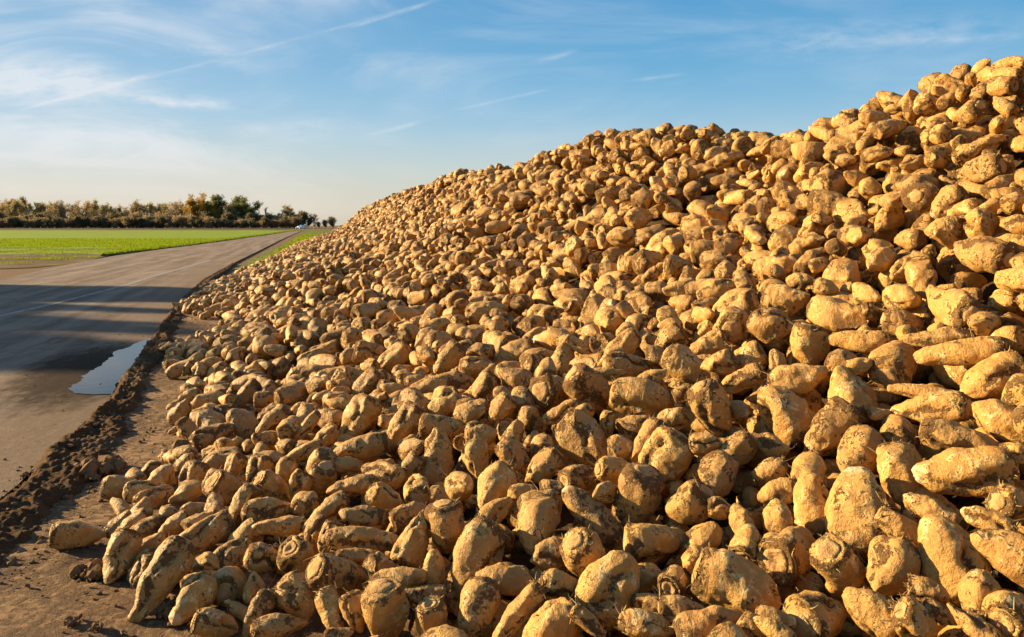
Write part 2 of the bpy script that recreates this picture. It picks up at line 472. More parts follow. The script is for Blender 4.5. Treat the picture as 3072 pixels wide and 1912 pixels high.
# ------------------------------------------------------------------ beets read off the photograph:  window, x, y, length, width, tip direction, tilt
WIN = dict(A=(100, 1412), B=(800, 1412), C=(1500, 1412), D=(2272, 1412), E=(2272, 1000), F=(1500, 1000), G=(800, 1000), H=(300, 1000))
HERO_TXT = """
A 410 580 460 265 -10 0 lone|A 780 840 450 300 250 20|A 1140 1110 740 340 233 8 longtoe|A 1440 1180 380 345 225 35|A 1780 1100 330 330 60 -60|A 1500 620 620 280 205 5
A 1100 240 330 190 10 -25|A 1010 170 350 190 0 0|A 1170 70 250 210 45 -20|A 1440 70 300 230 240 0|A 1370 220 270 210 200 30|A 980 390 250 200 60 0|A 760 490 260 140 45 0
A 900 480 280 170 210 0|A 1210 400 290 210 90 -50|A 950 570 380 190 205 0|A 1270 510 300 180 210 0|A 1460 350 240 150 10 0|A 1520 470 290 200 20 -20|A 1080 660 290 170 30 0
A 980 860 330 180 225 0|A 1000 950 300 200 240 0|A 1810 800 380 280 30 -20|A 2090 810 310 265 -20 -10|A 1560 870 230 240 90 -60|A 1500 990 300 150 10 0|A 2010 1060 270 215 90 0
A 2030 1310 430 230 235 0|A 2240 1410 490 240 0 0|A 1760 190 350 270 -40 -30|A 1890 330 390 230 235 0|A 2130 360 430 235 0 0|A 2180 180 350 250 -40 -30|A 1640 110 230 190 240 0
A 1650 360 240 220 90 -50|A 2230 510 450 195 180 0|A 1900 600 330 200 220 0
B 290 840 380 340 -60 -45 hollow|B 290 1160 400 345 -60 20|B 640 960 430 350 -20 -35|B 590 1260 380 230 -70 10|B 800 1290 330 235 -70 0|B 1090 1320 480 430 -80 -35 mudcap|B 1180 1000 480 275 10 0
B 1400 1140 540 205 175 0|B 1510 890 320 220 90 0|B 1330 620 490 335 65 0 cone|B 1640 530 440 370 -80 -15|B 1880 790 690 440 238 0 curved|B 2170 980 530 300 170 10|B 1500 1390 350 330 -80 -30
B 1900 1280 530 395 250 15|B 2280 1290 620 235 228 0|B 2050 390 430 235 40 0|B 870 630 630 245 -8 0|B 860 410 400 190 170 0|B 540 380 440 185 215 0|B 430 560 320 200 235 0|B 560 610 280 200 250 0
B 770 140 430 205 185 0|B 1360 170 310 265 100 -60|B 1090 260 310 225 -30 -30|B 1300 400 330 230 20 -10|B 1780 140 290 270 0 60|B 2060 160 400 325 240 30|B 370 290 280 245 40 -60|B 290 130 240 220 240 0
B 490 90 290 250 250 -40|B 1080 60 310 285 0 40|B 840 770 420 150 0 0|B 1030 860 250 230 0 -50|B 650 1490 250 130 0 0
C 340 500 440 430 260 45|C 830 390 640 265 135 0 caked|C 1230 270 520 440 250 -30 lumpy|C 1420 640 540 405 5 -10|C 1710 310 430 390 220 -20|C 1970 65 390 360 250 60|C 790 800 440 400 -50 -45|C 980 1080 660 500 60 0 smile
C 450 770 370 290 200 0|C 540 1030 330 260 0 0|C 1330 970 300 280 0 0|C 1580 990 280 270 60 -60|C 1840 630 340 300 60 10|C 1780 810 260 270 90 -60|C 2150 1030 730 510 -15 0 biggest|C 2240 670 380 300 70 -40
C 2010 340 240 200 0 0|C 2190 440 270 220 110 0|C 1650 1280 400 270 0 0|C 1420 1240 280 200 30 -40|C 1350 1190 300 150 0 0|C 1330 1410 480 280 -10 0|C 1900 1440 610 430 20 0|C 460 1420 520 400 200 0
C 800 1380 340 170 -35 0|C 2320 1440 300 250 -30 0|C 200 200 260 190 20 -40|C 470 150 220 150 10 0|C 350 260 380 180 20 0|C 720 50 290 260 20 -30
D 900 390 760 560 97 5 upright|D 500 310 510 380 100 0|D 290 720 490 450 45 -60 cutface|D 740 900 500 430 -60 -50|D 1210 900 480 440 250 25|D 1760 790 740 570 112 0 dirtbase|D 1590 390 530 290 155 0
D 2080 450 450 225 165 0|D 2300 760 660 420 160 0|D 2340 310 380 350 0 -50|D 2030 1130 430 385 90 20|D 2320 1300 440 420 50 -55|D 1960 1400 480 230 150 0|D 1060 1300 530 385 155 0|D 1450 1400 570 360 -35 -40
D 550 1310 530 460 30 -55|D 160 1340 330 200 0 0|D 150 1450 380 200 160 0|D 1550 1080 320 220 0 0|D 1650 1290 300 180 -20 0|D 180 200 330 230 200 0|D 190 420 300 280 90 0|D 1290 520 390 280 -30 0
E 1310 1260 490 405 -70 20 darktip|E 920 1120 400 395 240 40|E 640 880 610 375 235 0|E 1270 910 470 340 90 -65|E 1560 690 630 285 190 -15|E 1550 560 640 200 170 0|E 2200 790 530 365 150 -10|E 1890 1270 790 440 195 8 paleend
E 1870 980 700 330 -15 0|E 830 560 480 450 110 -10|E 1230 270 490 425 70 -60|E 2130 420 580 405 220 20|E 1830 180 740 240 195 0|E 250 730 540 460 130 0|E 380 420 510 325 20 0|E 460 120 370 365 260 0|E 900 70 520 200 180 0
E 1640 60 560 180 190 0|E 2270 70 350 255 200 -40|E 190 290 290 200 90 0|E 460 1270 460 350 80 -45|E 110 1030 260 260 0 40|E 120 1260 320 270 200 0|E 930 290 250 160 20 0|E 2360 1090 280 200 0 0|E 1130 740 220 130 0 0
F 1290 590 560 345 -10 0|F 830 530 480 375 -40 -20|F 470 530 350 330 0 -60|F 1700 320 480 285 -35 0|F 1950 740 560 385 -60 -20|F 780 990 570 415 -45 5|F 1490 1140 500 430 235 0|F 1340 990 460 250 235 0|F 2120 1090 440 260 225 0
F 390 1210 380 265 220 0|F 130 1110 330 255 -50 0|F 380 1010 250 220 90 -60|F 130 930 250 200 60 0|F 270 800 280 245 90 40|F 570 720 380 170 205 0|F 700 770 340 170 220 0|F 1230 840 320 150 190 0|F 1540 790 320 220 200 0
F 1870 1000 300 200 10 0|F 1100 1040 250 250 0 0|F 1060 1240 330 240 0 -30|F 200 610 230 200 100 -40|F 140 430 320 230 150 0|F 570 240 290 255 90 0|F 1150 300 380 240 0 -20|F 1080 140 440 220 220 0|F 740 130 330 120 -30 0
F 1540 80 320 250 220 0|F 1440 220 240 220 0 0|F 1880 100 330 220 200 0|F 2250 230 300 260 210 0|F 1980 280 330 250 200 0|F 1380 420 300 150 20 0|F 1850 540 350 150 215 0|F 2200 430 420 220 210 0|F 980 370 330 120 0 0
G 1230 850 460 235 232 0|G 820 800 490 300 235 0|G 850 1040 490 220 190 0|G 1610 640 310 250 200 0|G 1590 860 400 240 -10 0|G 1960 920 300 230 0 0|G 1550 1150 490 325 75 0|G 1900 1150 310 260 -75 20|G 1310 1210 240 200 230 0
G 730 1210 330 200 0 0|G 900 470 330 220 220 0|G 480 180 380 150 200 0|G 1150 240 340 220 220 0|G 1650 230 330 220 230 0|G 350 870 380 120 230 0|G 100 790 260 200 230 0|G 2250 420 320 270 150 0|G 1980 480 280 220 230 0
G 1900 300 300 190 0 0|G 2250 180 370 230 200 0|G 1860 720 330 230 190 0|G 2120 690 280 220 230 0|G 1480 480 400 180 190 0|G 1730 440 310 220 0 0|G 330 1080 380 150 200 0|G 460 1240 350 250 240 -30
H 740 760 230 200 60 30|H 1010 950 350 210 20 -20|H 800 920 250 170 -60 0|H 1300 840 320 230 130 0|H 1310 570 330 160 225 0|H 1570 800 310 190 215 0|H 810 570 200 130 200 0|H 780 1170 190 170 45 0|H 1430 1270 310 220 250 0
H 1210 1210 240 190 240 0|H 1670 1260 260 190 240 0|H 1490 600 190 150 0 0|H 1720 570 230 190 10 -30|H 680 360 160 130 30 0|H 800 360 150 100 240 0|H 900 365 140 130 90 -30|H 1630 320 190 170 220 0
"""
ZM = 3.024
beets = []          # dicts: c, M, L, R, P, hero name
hrng = np.random.default_rng(5)
for tok in HERO_TXT.replace('\n', '|').split('|'):
    f = tok.split()
    if not f: continue
    ox, oy = WIN[f[0]]
    px, py = ox + float(f[1]) / ZM, oy + float(f[2]) / ZM
    Lp, Wp, ang, tilt = float(f[3]) / ZM, float(f[4]) / ZM, R_(float(f[5])), R_(float(f[6]))
    d = 1.3
    st_ = 0.05
    while d < 30:
        x = (px - CX) / F_PX * d; z = CAM_H - (py - HOR) / F_PX * d
        w = Wp / F_PX * d
        if z <= max(surf1(x, d) - 0.38 * w, 0.46 * w):
            if st_ < 0.02: break
            d -= st_; st_ = 0.008
        d += st_
    c = np.array([x, d, z])
    view = c - np.array([0, 0, CAM_H]); view /= np.linalg.norm(view)
    right = np.cross(view, [0, 0, 1]); right /= np.linalg.norm(right)
    up = np.cross(right, view)
    dr = math.cos(tilt) * (math.cos(ang) * right + math.sin(ang) * up) - math.sin(tilt) * view
    Lr, Wr = Lp / F_PX * d, Wp / F_PX * d
    if abs(tilt) > R_(35):
        R = Wr / 2; L = max(R * 2 * hrng.uniform(1.15, 1.45), 0.02)
        if tilt < 0: c = c + view * (L / 2 - R * 0.75)              # the crown keeps its place, the root goes into the heap
    else:
        R = Wr / 2; L = Lr / max(math.cos(tilt), .75)
    R = min(R, L * 0.48)
    P = beet_params(hrng)
    P['bend'] = P['bend'] * 0.7
    if tilt < R_(-25): P.update(rc=hrng.uniform(.60, .76), slices=[], hole=hrng.uniform() < .3, fork=False)
    P['gd'] *= 1.25; P['lump'] *= .8; P['bend'] = P['bend'] * .6; P['fork'] = False
    if len(f) > 7:
        if f[7] == 'longtoe': P.update(p=1.05, rt=.24, tb=.2, gd=.26, gw=.3, fork=False, slices=[])
        if f[7] in ('biggest', 'paleend', 'dirtbase', 'lumpy'): P.update(fork=False, rt=.36, p=.75, snap=f[7] == 'paleend')
        if f[7] == 'caked': P.update(p=.6, rt=.35, rnd=1.0)
        if f[7] == 'curved': P.update(bend=np.array([.16, .0]), gd=.30, gw=.4, fork=False)
        if f[7] == 'upright': P.update(rt=.30, gd=.24, p=.8, tb=.36, rc=.66, fork=False, slices=[])
        if f[7] == 'lone': P.update(rt=.10, p=1.0, tb=.27, fork=False, slices=[])
        if f[7] == 'hollow': P.update(hole=True, rc=.62)
        if f[7] == 'smile': P.update(gd=.32, gw=.34, fork=False)
        if f[7] == 'cone': P.update(rt=.10, p=1.15, tb=.20, fork=False)
    roll = hrng.uniform(0, 6.28)
    beets.append(dict(c=c, M=frame(dr, roll), L=L, R=R, P=P, hero=f[7] if len(f) > 7 else '', tilt=tilt, ang=ang, key=py, w=1.0))
N_HERO = len(beets)
print('heroes', N_HERO, 'median L', np.median([b['L'] for b in beets]), 'near', np.median([b['L'] for b in beets if b['c'][1] < 2.6]), 'far', np.median([b['L'] for b in beets if b['c'][1] > 4]))


def world_spheres(b):
    s, r = spheres(b['P'], b['L'], b['R'])
    return s @ b['M'].T + b['c'], r


def shift_depth(b, dd):
    """slide a beet along its line of sight and keep its size in the picture"""
    o = np.array([0, 0, CAM_H]); v = b['c'] - o
    k = 1 + dd / np.linalg.norm(v)
    b['c'] = o + v * k; b['L'] *= k; b['R'] *= k


moved = np.zeros(N_HERO)
for it in range(10):
    ws = [world_spheres(b) for b in beets]
    for i in range(N_HERO):
        for j in range(i + 1, N_HERO):
            bi, bj = beets[i], beets[j]
            if np.linalg.norm(bi['c'] - bj['c']) > (bi['L'] + bj['L']) * 0.6: continue
            (pi, ri), (pj, rj) = ws[i], ws[j]
            dd = np.linalg.norm(pi[:, None] - pj[None], axis=2)
            pen = (ri[:, None] + rj[None] - dd).max()
            if pen > 0.012:
                back = i if bi['key'] < bj['key'] else j
                st = min(pen * 0.5, 0.02)
                if moved[back] < 0.09: shift_depth(beets[back], st); moved[back] += st
                fr = j if back == i else i
                if moved[fr] > -0.03: shift_depth(beets[fr], -st * 0.35); moved[fr] -= st * 0.35
for b in beets:                                     # nothing may sink into the ground
    p, r = world_spheres(b)
    low = (p[:, 2] - r).min()
    if low < -0.004: b['c'][2] += -0.004 - low

# ------------------------------------------------------------------ the rest of the heap, dropped one by one onto a height map
class HMap:
    def __init__(s, x0, x1, y0, y1, res):
        s.x0, s.y0, s.res = x0, y0, res
        s.X, s.Y = np.meshgrid(np.arange(x0, x1, res), np.arange(y0, y1, res), indexing='ij')
        s.T = surf(s.X, s.Y)
        s.H = np.maximum(s.T - 0.30, 0.0)
        s.core = s.H.copy()

    def foot(s, sp, r, cx, cy):
        ex = (np.abs(sp[:, 0]) + r).max() + s.res; ey = (np.abs(sp[:, 1]) + r).max() + s.res
        i0, i1 = int((cx - ex - s.x0) / s.res), int((cx + ex - s.x0) / s.res) + 1
        j0, j1 = int((cy - ey - s.y0) / s.res), int((cy + ey - s.y0) / s.res) + 1
        if i0 < 0 or j0 < 0 or i1 >= s.H.shape[0] or j1 >= s.H.shape[1]: return None
        gx = s.x0 + np.arange(i0, i1) * s.res - cx; gy = s.y0 + np.arange(j0, j1) * s.res - cy
        d2 = r[:, None, None] ** 2 - (gx[None, :, None] - sp[:, 0, None, None]) ** 2 - (gy[None, None, :] - sp[:, 1, None, None]) ** 2
        ok = d2 > 0
        sq = np.sqrt(np.where(ok, d2, 0))
        top = np.where(ok, sp[:, 2, None, None] + sq, -9).max(0)
        bot = np.where(ok, sp[:, 2, None, None] - sq, 9).min(0)
        return (slice(i0, i1), slice(j0, j1)), top, bot, ok.any(0)

    def rest(s, fp):
        sl, top, bot, ok = fp
        return float((s.H[sl] - bot)[ok].max())

    def stamp(s, fp, z):
        sl, top, bot, ok = fp
        s.H[sl] = np.where(ok, np.maximum(s.H[sl], z + top), s.H[sl])


hero_s = [world_spheres(b) for b in beets]
HP = np.concatenate([p for p, r in hero_s]); HR = np.concatenate([r for p, r in hero_s])
IDW, IDH = 512, 320
hero_buf = np.full((IDH, IDW), 1e9)


def splat(buf, idb, ids, p, r, k):
    for (x, y, z), rr in zip(p, r):
        if y < 0.3: continue
        cx = (CX + F_PX * x / y) * buf.shape[1] / 3072; cy = (HOR - F_PX * (z - CAM_H) / y) * buf.shape[1] / 3072
        pr = F_PX * rr / y * buf.shape[1] / 3072
        a0, a1, b0, b1 = max(int(cx - pr), 0), min(int(cx + pr) + 2, buf.shape[1]), max(int(cy - pr), 0), min(int(cy + pr) + 2, buf.shape[0])
        if a0 >= a1 or b0 >= b1: continue
        gy, gx = np.ogrid[b0:b1, a0:a1]
        q = 1 - ((gx + .5 - cx) ** 2 + (gy + .5 - cy) ** 2) / max(pr, .5) ** 2
        dep = y - rr * np.sqrt(np.clip(q, 0, 1))
        m = (q > 0) & (dep < buf[b0:b1, a0:a1])
        buf[b0:b1, a0:a1][m] = dep[m]
        if idb is not None: idb[b0:b1, a0:a1][m] = k


for p, r in hero_s: splat(hero_buf, None, None, p, r * 0.93, 0)


def hides_hero(p, r):
    bad = tot = 0
    for (x, y, z), rr in zip(p, r):
        for ox, oz in ((0, 0), (.6, 0), (-.6, 0), (0, .6), (0, -.6)):
            yy = y
            cx = int((CX + F_PX * (x + ox * rr) / yy) * IDW / 3072); cy = int((HOR - F_PX * (z + oz * rr - CAM_H) / yy) * IDW / 3072)
            tot += 1
            if 0 <= cx < IDW and 0 <= cy < IDH and hero_buf[cy, cx] < 1e8 and y - rr < hero_buf[cy, cx]: bad += 1
    return bad / tot


def deposit(hm, n, size, over, need, rng, hero_mode, ymin, ymax, cand=3, sink=0.005):
    """hero_mode 0: no photo beets near; 1: below the photo beets; 2: between them"""
    made = 0
    xs, ys = rng.uniform(0, 1, n), rng.uniform(ymin, ymax, n)
    toe = np.interp(ys, TOE[:, 0], TOE[:, 1])
    xs = toe - 0.05 + (5.2 - toe) * xs - 0.25 * ys
    for x, y in zip(xs, ys):
        i, j = int((x - hm.x0) / hm.res), int((y - hm.y0) / hm.res)
        if not (0 <= i < hm.H.shape[0] and 0 <= j < hm.H.shape[1]): continue
        T = hm.T[i, j]
        if T <= 0.0 or T + over * 0.3 - hm.H[i, j] < need: continue
        L = float(np.clip(rng.normal(size, size * 0.30), size * 0.5, size * 1.7)); best = None
        R = L * float(np.clip(rng.normal(0.355, 0.060), 0.23, 0.49))
        P = beet_params(rng)
        s, r = spheres(P, L, R)
        for k in range(cand):
            cx, cy = x + rng.uniform(-.06, .06), y + rng.uniform(-.06, .06)
            az = rng.uniform(0, 6.2832)
            el = rng.normal(0, 0.42)
            d = np.array([math.cos(az) * math.cos(el), math.sin(az) * math.cos(el), math.sin(el)])
            M = frame(d, rng.uniform(0, 6.28))
            sp = s @ M.T
            fp = hm.foot(sp, r, cx, cy)
            if fp is None: continue
            z = hm.rest(fp) - sink
            low = z + (sp[:, 2] - r).min()
            if low < -0.004: z += -0.004 - low
            Tc = hm.T[min(max(int((cx - hm.x0) / hm.res), 0), hm.H.shape[0] - 1), min(max(int((cy - hm.y0) / hm.res), 0), hm.H.shape[1] - 1)]
            topz = z + (sp[:, 2] + r).max()
            score = topz - Tc
            if best is None or score < best[0]: best = (score, cx, cy, z, M, sp, fp)
        if best is None or best[0] > over: continue
        sc, cx, cy, z, M, sp, fp = best
        c = np.array([cx, cy, z])
        if hero_mode and cy < 9.5:
            wp = sp + c
            near = np.abs(HP[:, 0] - cx) + np.abs(HP[:, 1] - cy) < 0.6
            if near.any():
                dd = np.linalg.norm(wp[:, None] - HP[near][None], axis=2)
                if (r[:, None] + HR[near][None] - dd).max() > (0.05 if hero_mode == 1 else 0.028): continue
            if hides_hero(wp, r) > (0.07 if hero_mode == 2 else 0.12): continue
        hm.stamp(fp, z)
        beets.append(dict(c=c, M=M, L=L, R=R, P=P, hero='', tilt=None, ang=None, key=0, w=1.0))
        made += 1
    return made


rng = np.random.default_rng(21)
near = HMap(-8.6, 6.2, 1.0, 18.6, 0.02)
n1 = deposit(near, 4500, 0.18, -0.10, 0.12, rng, 1, 1.15, 5.0)
n1 += deposit(near, 5500, 0.23, -0.10, 0.12, rng, 1, 4.5, 10.0)
for b in beets[:N_HERO]:
    p, r = world_spheres(b)
    fp = near.foot(p - b['c'], r, b['c'][0], b['c'][1])
    if fp: near.stamp(fp, b['c'][2])
n2 = deposit(near, 6000, 0.20, 0.05, 0.065, rng, 2, 1.15, 5.0)
n2 += deposit(near, 6500, 0.245, 0.055, 0.08, rng, 2, 4.2, 9.6)
n2 += deposit(near, 2200, 0.15, 0.03, 0.05, rng, 2, 1.15, 9.6)
n3 = deposit(near, 11000, 0.245, 0.06, 0.10, rng, 0, 9.3, 18.3)
n3 += deposit(near, 1500, 0.18, 0.04, 0.06, rng, 0, 9.3, 18.3)
far = HMap(-22.5, 3.0, 17.6, 74.0, 0.04)
n4 = deposit(far, 24000, 0.26, 0.06, 0.09, rng, 0, 18.0, 73.0, cand=2)
print('deposited', n1, n2, n3, n4)

# ------------------------------------------------------------------ which beets show largest
buf = np.full((637, 1024), 1e9); idb = np.full((637, 1024), -1)
order = sorted(range(len(beets)), key=lambda k: beets[k]['c'][1])
for k in order:
    if beets[k]['c'][1] > 9: continue
    p, r = world_spheres(beets[k])
    splat(buf, idb, None, p, r, k)
ids, cnt = np.unique(idb[idb >= 0], return_counts=True)
pix = dict(zip(ids.tolist(), cnt.tolist()))
rank = sorted(pix, key=lambda k: -pix[k])
INDIV = rank[:300]
print('300th beet has', pix[INDIV[-1]], 'px; heroes among them', sum(k < N_HERO for k in INDIV))

# ------------------------------------------------------------------ labels
LAND = dict(lone='lone beet lying on bare ground', longtoe='long tapered beet at the foot of the heap', hollow='beet with the hollow cut crown', mudcap='mud-capped plump beet',
            cone='upright cone-shaped beet', curved='big curved beet', caked='long soil-caked beet', lumpy='large lumpy beet', smile='broad beet with the deep slanting groove',
            biggest='biggest beet of the heap', upright='big upright grooved beet', cutface='beet with the round cut face', dirtbase='large beet with the dirty base',
            darktip='beet with tip aimed at the viewer', paleend='fat beet lying tip to the left')
OWN = dict(lone='lone pear-shaped beet lying on bare ground left of the heap', longtoe='long tapered beet at the foot of the heap, tip on the ground',
           hollow='stubby beet with a hollow in its cut crown, facing up', mudcap='plump beet with a mud-capped crown at the bottom edge',
           cone='upright cone-shaped beet with pointed tip on top', curved='big curved beet with a deep groove, tip lower left',
           caked='long beet caked with soil, leaning from upper left', lumpy='large lumpy beet right above the middle of the bottom edge',
           smile='broad beet with a deep slanting groove, tip to upper right', biggest='biggest beet in the lower right, lying with tip right',
           upright='big upright grooved beet standing tip up on the right', cutface='beet with a round cut face left of the big upright one',
           dirtbase='large beet with dirty crown below, tip up, lower right', darktip='beet aiming its tip down at the viewer on the right',
           paleend='fat beet near the right edge lying with its tip left')


def proj(c): return CX + F_PX * c[0] / c[1], HOR - F_PX * (c[2] - CAM_H) / c[1]


landpos = {b['hero']: proj(b['c']) for b in beets if b['hero']}
used = set()


def dirword(dx, dy):
    a = math.degrees(math.atan2(-dy, dx)) % 360
    return ['right of', 'upper right of', 'above', 'upper left of', 'left of', 'lower left of', 'below', 'lower right of'][int((a + 22.5) // 45) % 8]


def make_label(b):
    if b['hero']: return OWN[b['hero']]
    ax = b['M'][:, 0]
    view = b['c'] - np.array([0, 0, CAM_H]); view /= np.linalg.norm(view)
    right = np.cross(view, [0, 0, 1]); right /= np.linalg.norm(right); up = np.cross(right, view)
    tow = -ax @ view
    q = b['R'] / b['L']
    shape = 'slender' if q < 0.24 else 'tapered' if q < 0.33 else 'plump' if q < 0.42 else 'stubby'
    dirt = 'muddy ' if b['P']['rnd'] > 0.72 else 'clean ' if b['P']['rnd'] < 0.25 else ''
    if tow < -0.6: face = 'crown facing the viewer'
    elif tow > 0.6: face = 'tip toward the viewer'
    else:
        a = math.degrees(math.atan2(ax @ up, ax @ right)) % 360
        face = 'tip ' + ['right', 'upper right', 'up', 'upper left', 'left', 'lower left', 'down', 'lower right'][int((a + 22.5) // 45) % 8]
    px, py = proj(b['c'])
    near_ = sorted(landpos, key=lambda n: math.hypot(px - landpos[n][0], py - landpos[n][1]))[0]
    dx, dy = px - landpos[near_][0], py - landpos[near_][1]
    if math.hypot(dx, dy) < 230:
        s = '%s%s beet, %s, just %s %s' % (dirt, shape, face, dirword(dx, dy), LAND[near_])
        k = (near_, dirword(dx, dy))
        if k not in used and len(s.split()) <= 16:
            used.add(k); return s
    return '%s%s beet, %s, %d%% across and %d%% down the photo' % (dirt, shape, face, round(np.clip(px / 30.72, 0, 100)), round(np.clip(py / 19.12, 0, 100)))


# ------------------------------------------------------------------ build the 300
GROUP = 'sugar beets of the heap'


def fibres(P, L, R, n, frng):
    v, f = [], []
    for k in range(n):
        ph = frng.uniform(0, 6.28); t = frng.uniform(0.0, 0.10)
        r = float(profile(np.array(t), P['rc'], P['tb'], P['rt'], P['p'])) * R * frng.uniform(0.9, 1.02)
        a = np.array([t * L - L / 2, r * math.cos(ph), r * math.sin(ph) * P['sq']])
        o = np.array([-0.7, math.cos(ph) * .7, math.sin(ph) * .7]) + frng.normal(0, 0.7, 3); o /= np.linalg.norm(o)
        side = np.cross(o, frng.normal(size=3)); side /= np.linalg.norm(side)
        ln = frng.uniform(0.007, 0.022) * (1 if frng.uniform() < .93 else 2.2); w = frng.uniform(0.0010, 0.0028)
        cv = frng.normal(0, 0.35, 3)
        b0 = len(v)
        nrm = np.cross(o, side)
        for q in range(4):
            s = q / 3
            c = a + o * ln * s + cv * ln * s * s; ww = w * (1 - 0.7 * s)
            v += [c + side * ww, c - side * ww * .5 + nrm * ww * .8, c - side * ww * .5 - nrm * ww * .8]
        for q in range(3):
            for e in range(3):
                f.append((b0 + q * 3 + e, b0 + q * 3 + (e + 1) % 3, b0 + q * 3 + 3 + (e + 1) % 3, b0 + q * 3 + 3 + e))
    # thin ring added to join the stubs, mostly buried in the crown
    b0, m = len(v), 28
    for k in range(m):
        ph = 2 * math.pi * k / m; r = P['rc'] * R * (1.01 + 0.04 * math.sin(5 * ph + P['ph']))
        c = np.array([0.02 * L - L / 2, r * math.cos(ph), r * math.sin(ph) * P['sq']]); e = np.array([0, math.cos(ph), math.sin(ph)])
        v += [c + e * .0016, c - e * .0012 + (.0014, 0, 0), c - e * .0012 - (.0014, 0, 0)]
    for k in range(m):
        for e in range(3):
            a_, c_ = b0 + k * 3, b0 + ((k + 1) % m) * 3
            f.append((a_ + e, a_ + (e + 1) % 3, c_ + (e + 1) % 3, c_ + e))
    return np.array(v), np.array(f)


frng = np.random.default_rng(77)
seen_labels = {}
for n, k in enumerate(INDIV):
    b = beets[k]
    big = pix[k] > 420
    nb, nph = (38, 44) if big else (28, 32)
    v, q, t, at, (ncr, nphi) = beet_geo(b['P'], b['L'], b['R'], nb, nph, 3)
    o = link('sugar_beet', mesh_np('sugar_beet', v, q, t, [M_BEET], True, at))
    M = Matrix([[*map(float, b['M'][i]), float(b['c'][i])] for i in range(3)] + [[0, 0, 0, 1]])
    o.matrix_world = M
    lb = make_label(b)
    if lb in seen_labels:
        px, py = proj(b['c'])
        lb = lb.rsplit(',', 1)[0] + ', %.1f%% across and %.1f%% down the photo' % (px / 30.72, py / 19.12)
    seen_labels[lb] = 1
    tag(o, lb, 'sugar beet', GROUP)
    if n < 170:
        # the cut top of the crown, a rough disc a little proud of the root
        nk = (ncr - 1) * nphi + 1
        cv = v[:nk].copy(); cv[:, 0] -= 0.0025
        cv[0, 0] += 0
        rim = v[1 + (ncr - 2) * nphi:1 + (ncr - 1) * nphi].copy(); rim[:, 0] += 0.004; rim[:, 1:] *= 1.03
        cv = np.concatenate([cv, rim])
        qi = q[(q < len(cv)).all(1)]; ti = t[(t < nk).all(1)]
        link('cut_crown', mesh_np('cut_crown', cv, qi, ti, [M_CUT], True, dict(lc=cv + b['P']['seed'] % 19)), o)
        fv, ff = fibres(b['P'], b['L'], b['R'], 20 if big else 12, frng)
        link('leaf_stubs', mesh_np('leaf_stubs', fv, ff, None, [M_STUB], False), o)

# ------------------------------------------------------------------ the rest as one mass
ind = set(INDIV)
BANK = {}
brng = np.random.default_rng(3)
for lod, (nb, nph, octs, cnt_) in dict(a=(20, 20, 2, 26), b=(12, 12, 2, 26), c=(9, 8, 1, 20)).items():
    for k in range(cnt_):
        P = beet_params(brng); P['lump'] *= 1.35; P['gd'] *= 1.2; P['bend'] = P['bend'] * 1.5
        BANK.setdefault(lod, []).append(beet_geo(P, 1.0, 0.31, nb, nph, octs))
VV, QQ, TT, AT, off = [], [], [], dict(lc=[], crown=[], groove=[], rnd=[], flesh=[]), 0
for k, b in enumerate(beets):
    if k in ind: continue
    y = b['c'][1]
    lod = 'a' if y < 8.5 else 'b' if y < 19 else 'c'
    v, q, t, at, _ = BANK[lod][brng.integers(len(BANK[lod]))]
    sc = np.array([b['L'], b['R'] / 0.31, b['R'] / 0.31])
    lv = v * sc
    VV.append(lv @ b['M'].T + b['c']); QQ.append(q + off); TT.append(t + off)
    AT['lc'].append(lv + brng.uniform(0, 20, 3)); AT['crown'].append(at['crown']); AT['groove'].append(at['groove']); AT['flesh'].append(at['flesh'])
    AT['rnd'].append(np.full(len(v), b['P']['rnd'])); off += len(v)
nq_b, nt_b = sum(map(len, QQ)), sum(map(len, TT))


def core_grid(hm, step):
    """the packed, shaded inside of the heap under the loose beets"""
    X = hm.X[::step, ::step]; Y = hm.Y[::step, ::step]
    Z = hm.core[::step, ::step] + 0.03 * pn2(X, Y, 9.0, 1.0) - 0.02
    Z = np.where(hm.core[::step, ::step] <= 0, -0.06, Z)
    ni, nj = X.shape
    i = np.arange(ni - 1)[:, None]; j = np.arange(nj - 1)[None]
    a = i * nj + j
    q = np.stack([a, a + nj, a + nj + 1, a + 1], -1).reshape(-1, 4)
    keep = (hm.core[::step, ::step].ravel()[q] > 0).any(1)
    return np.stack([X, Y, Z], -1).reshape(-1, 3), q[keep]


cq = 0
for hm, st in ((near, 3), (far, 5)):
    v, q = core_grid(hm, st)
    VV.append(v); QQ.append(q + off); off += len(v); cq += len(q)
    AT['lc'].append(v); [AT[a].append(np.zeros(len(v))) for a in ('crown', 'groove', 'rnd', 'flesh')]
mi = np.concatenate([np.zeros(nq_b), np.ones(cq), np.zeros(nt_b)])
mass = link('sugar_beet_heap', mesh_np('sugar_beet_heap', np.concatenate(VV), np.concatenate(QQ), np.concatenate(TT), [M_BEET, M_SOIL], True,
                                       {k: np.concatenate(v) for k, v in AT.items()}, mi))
tag(mass, 'long heap of countless harvested sugar beets piled beside the road', 'sugar beets', kind='stuff')
print('mass faces', nq_b + nt_b)
#%%SETTING
# ================================================================== the setting
# ---- base ground to the horizon
def soil_ground():
    t = NT('field_soil')
    p = t.pos()
    n = t.noise(p, 0.6, 8, 0.7); n2 = t.noise(p, 9, 6, 0.7); n3 = t.noise(p, 60, 5, 0.7)
    col = t.mix(n, (0.19, 0.112, 0.055), (0.31, 0.195, 0.100))
    col = t.mix(t.math('MULTIPLY', n2, 0.6), col, (0.085, 0.048, 0.022))
    return t.out(col, 0.95, t.bump(t.math('ADD', n2, t.math('MULTIPLY', n3, .4)), 0.05, .8), spec=0.1)


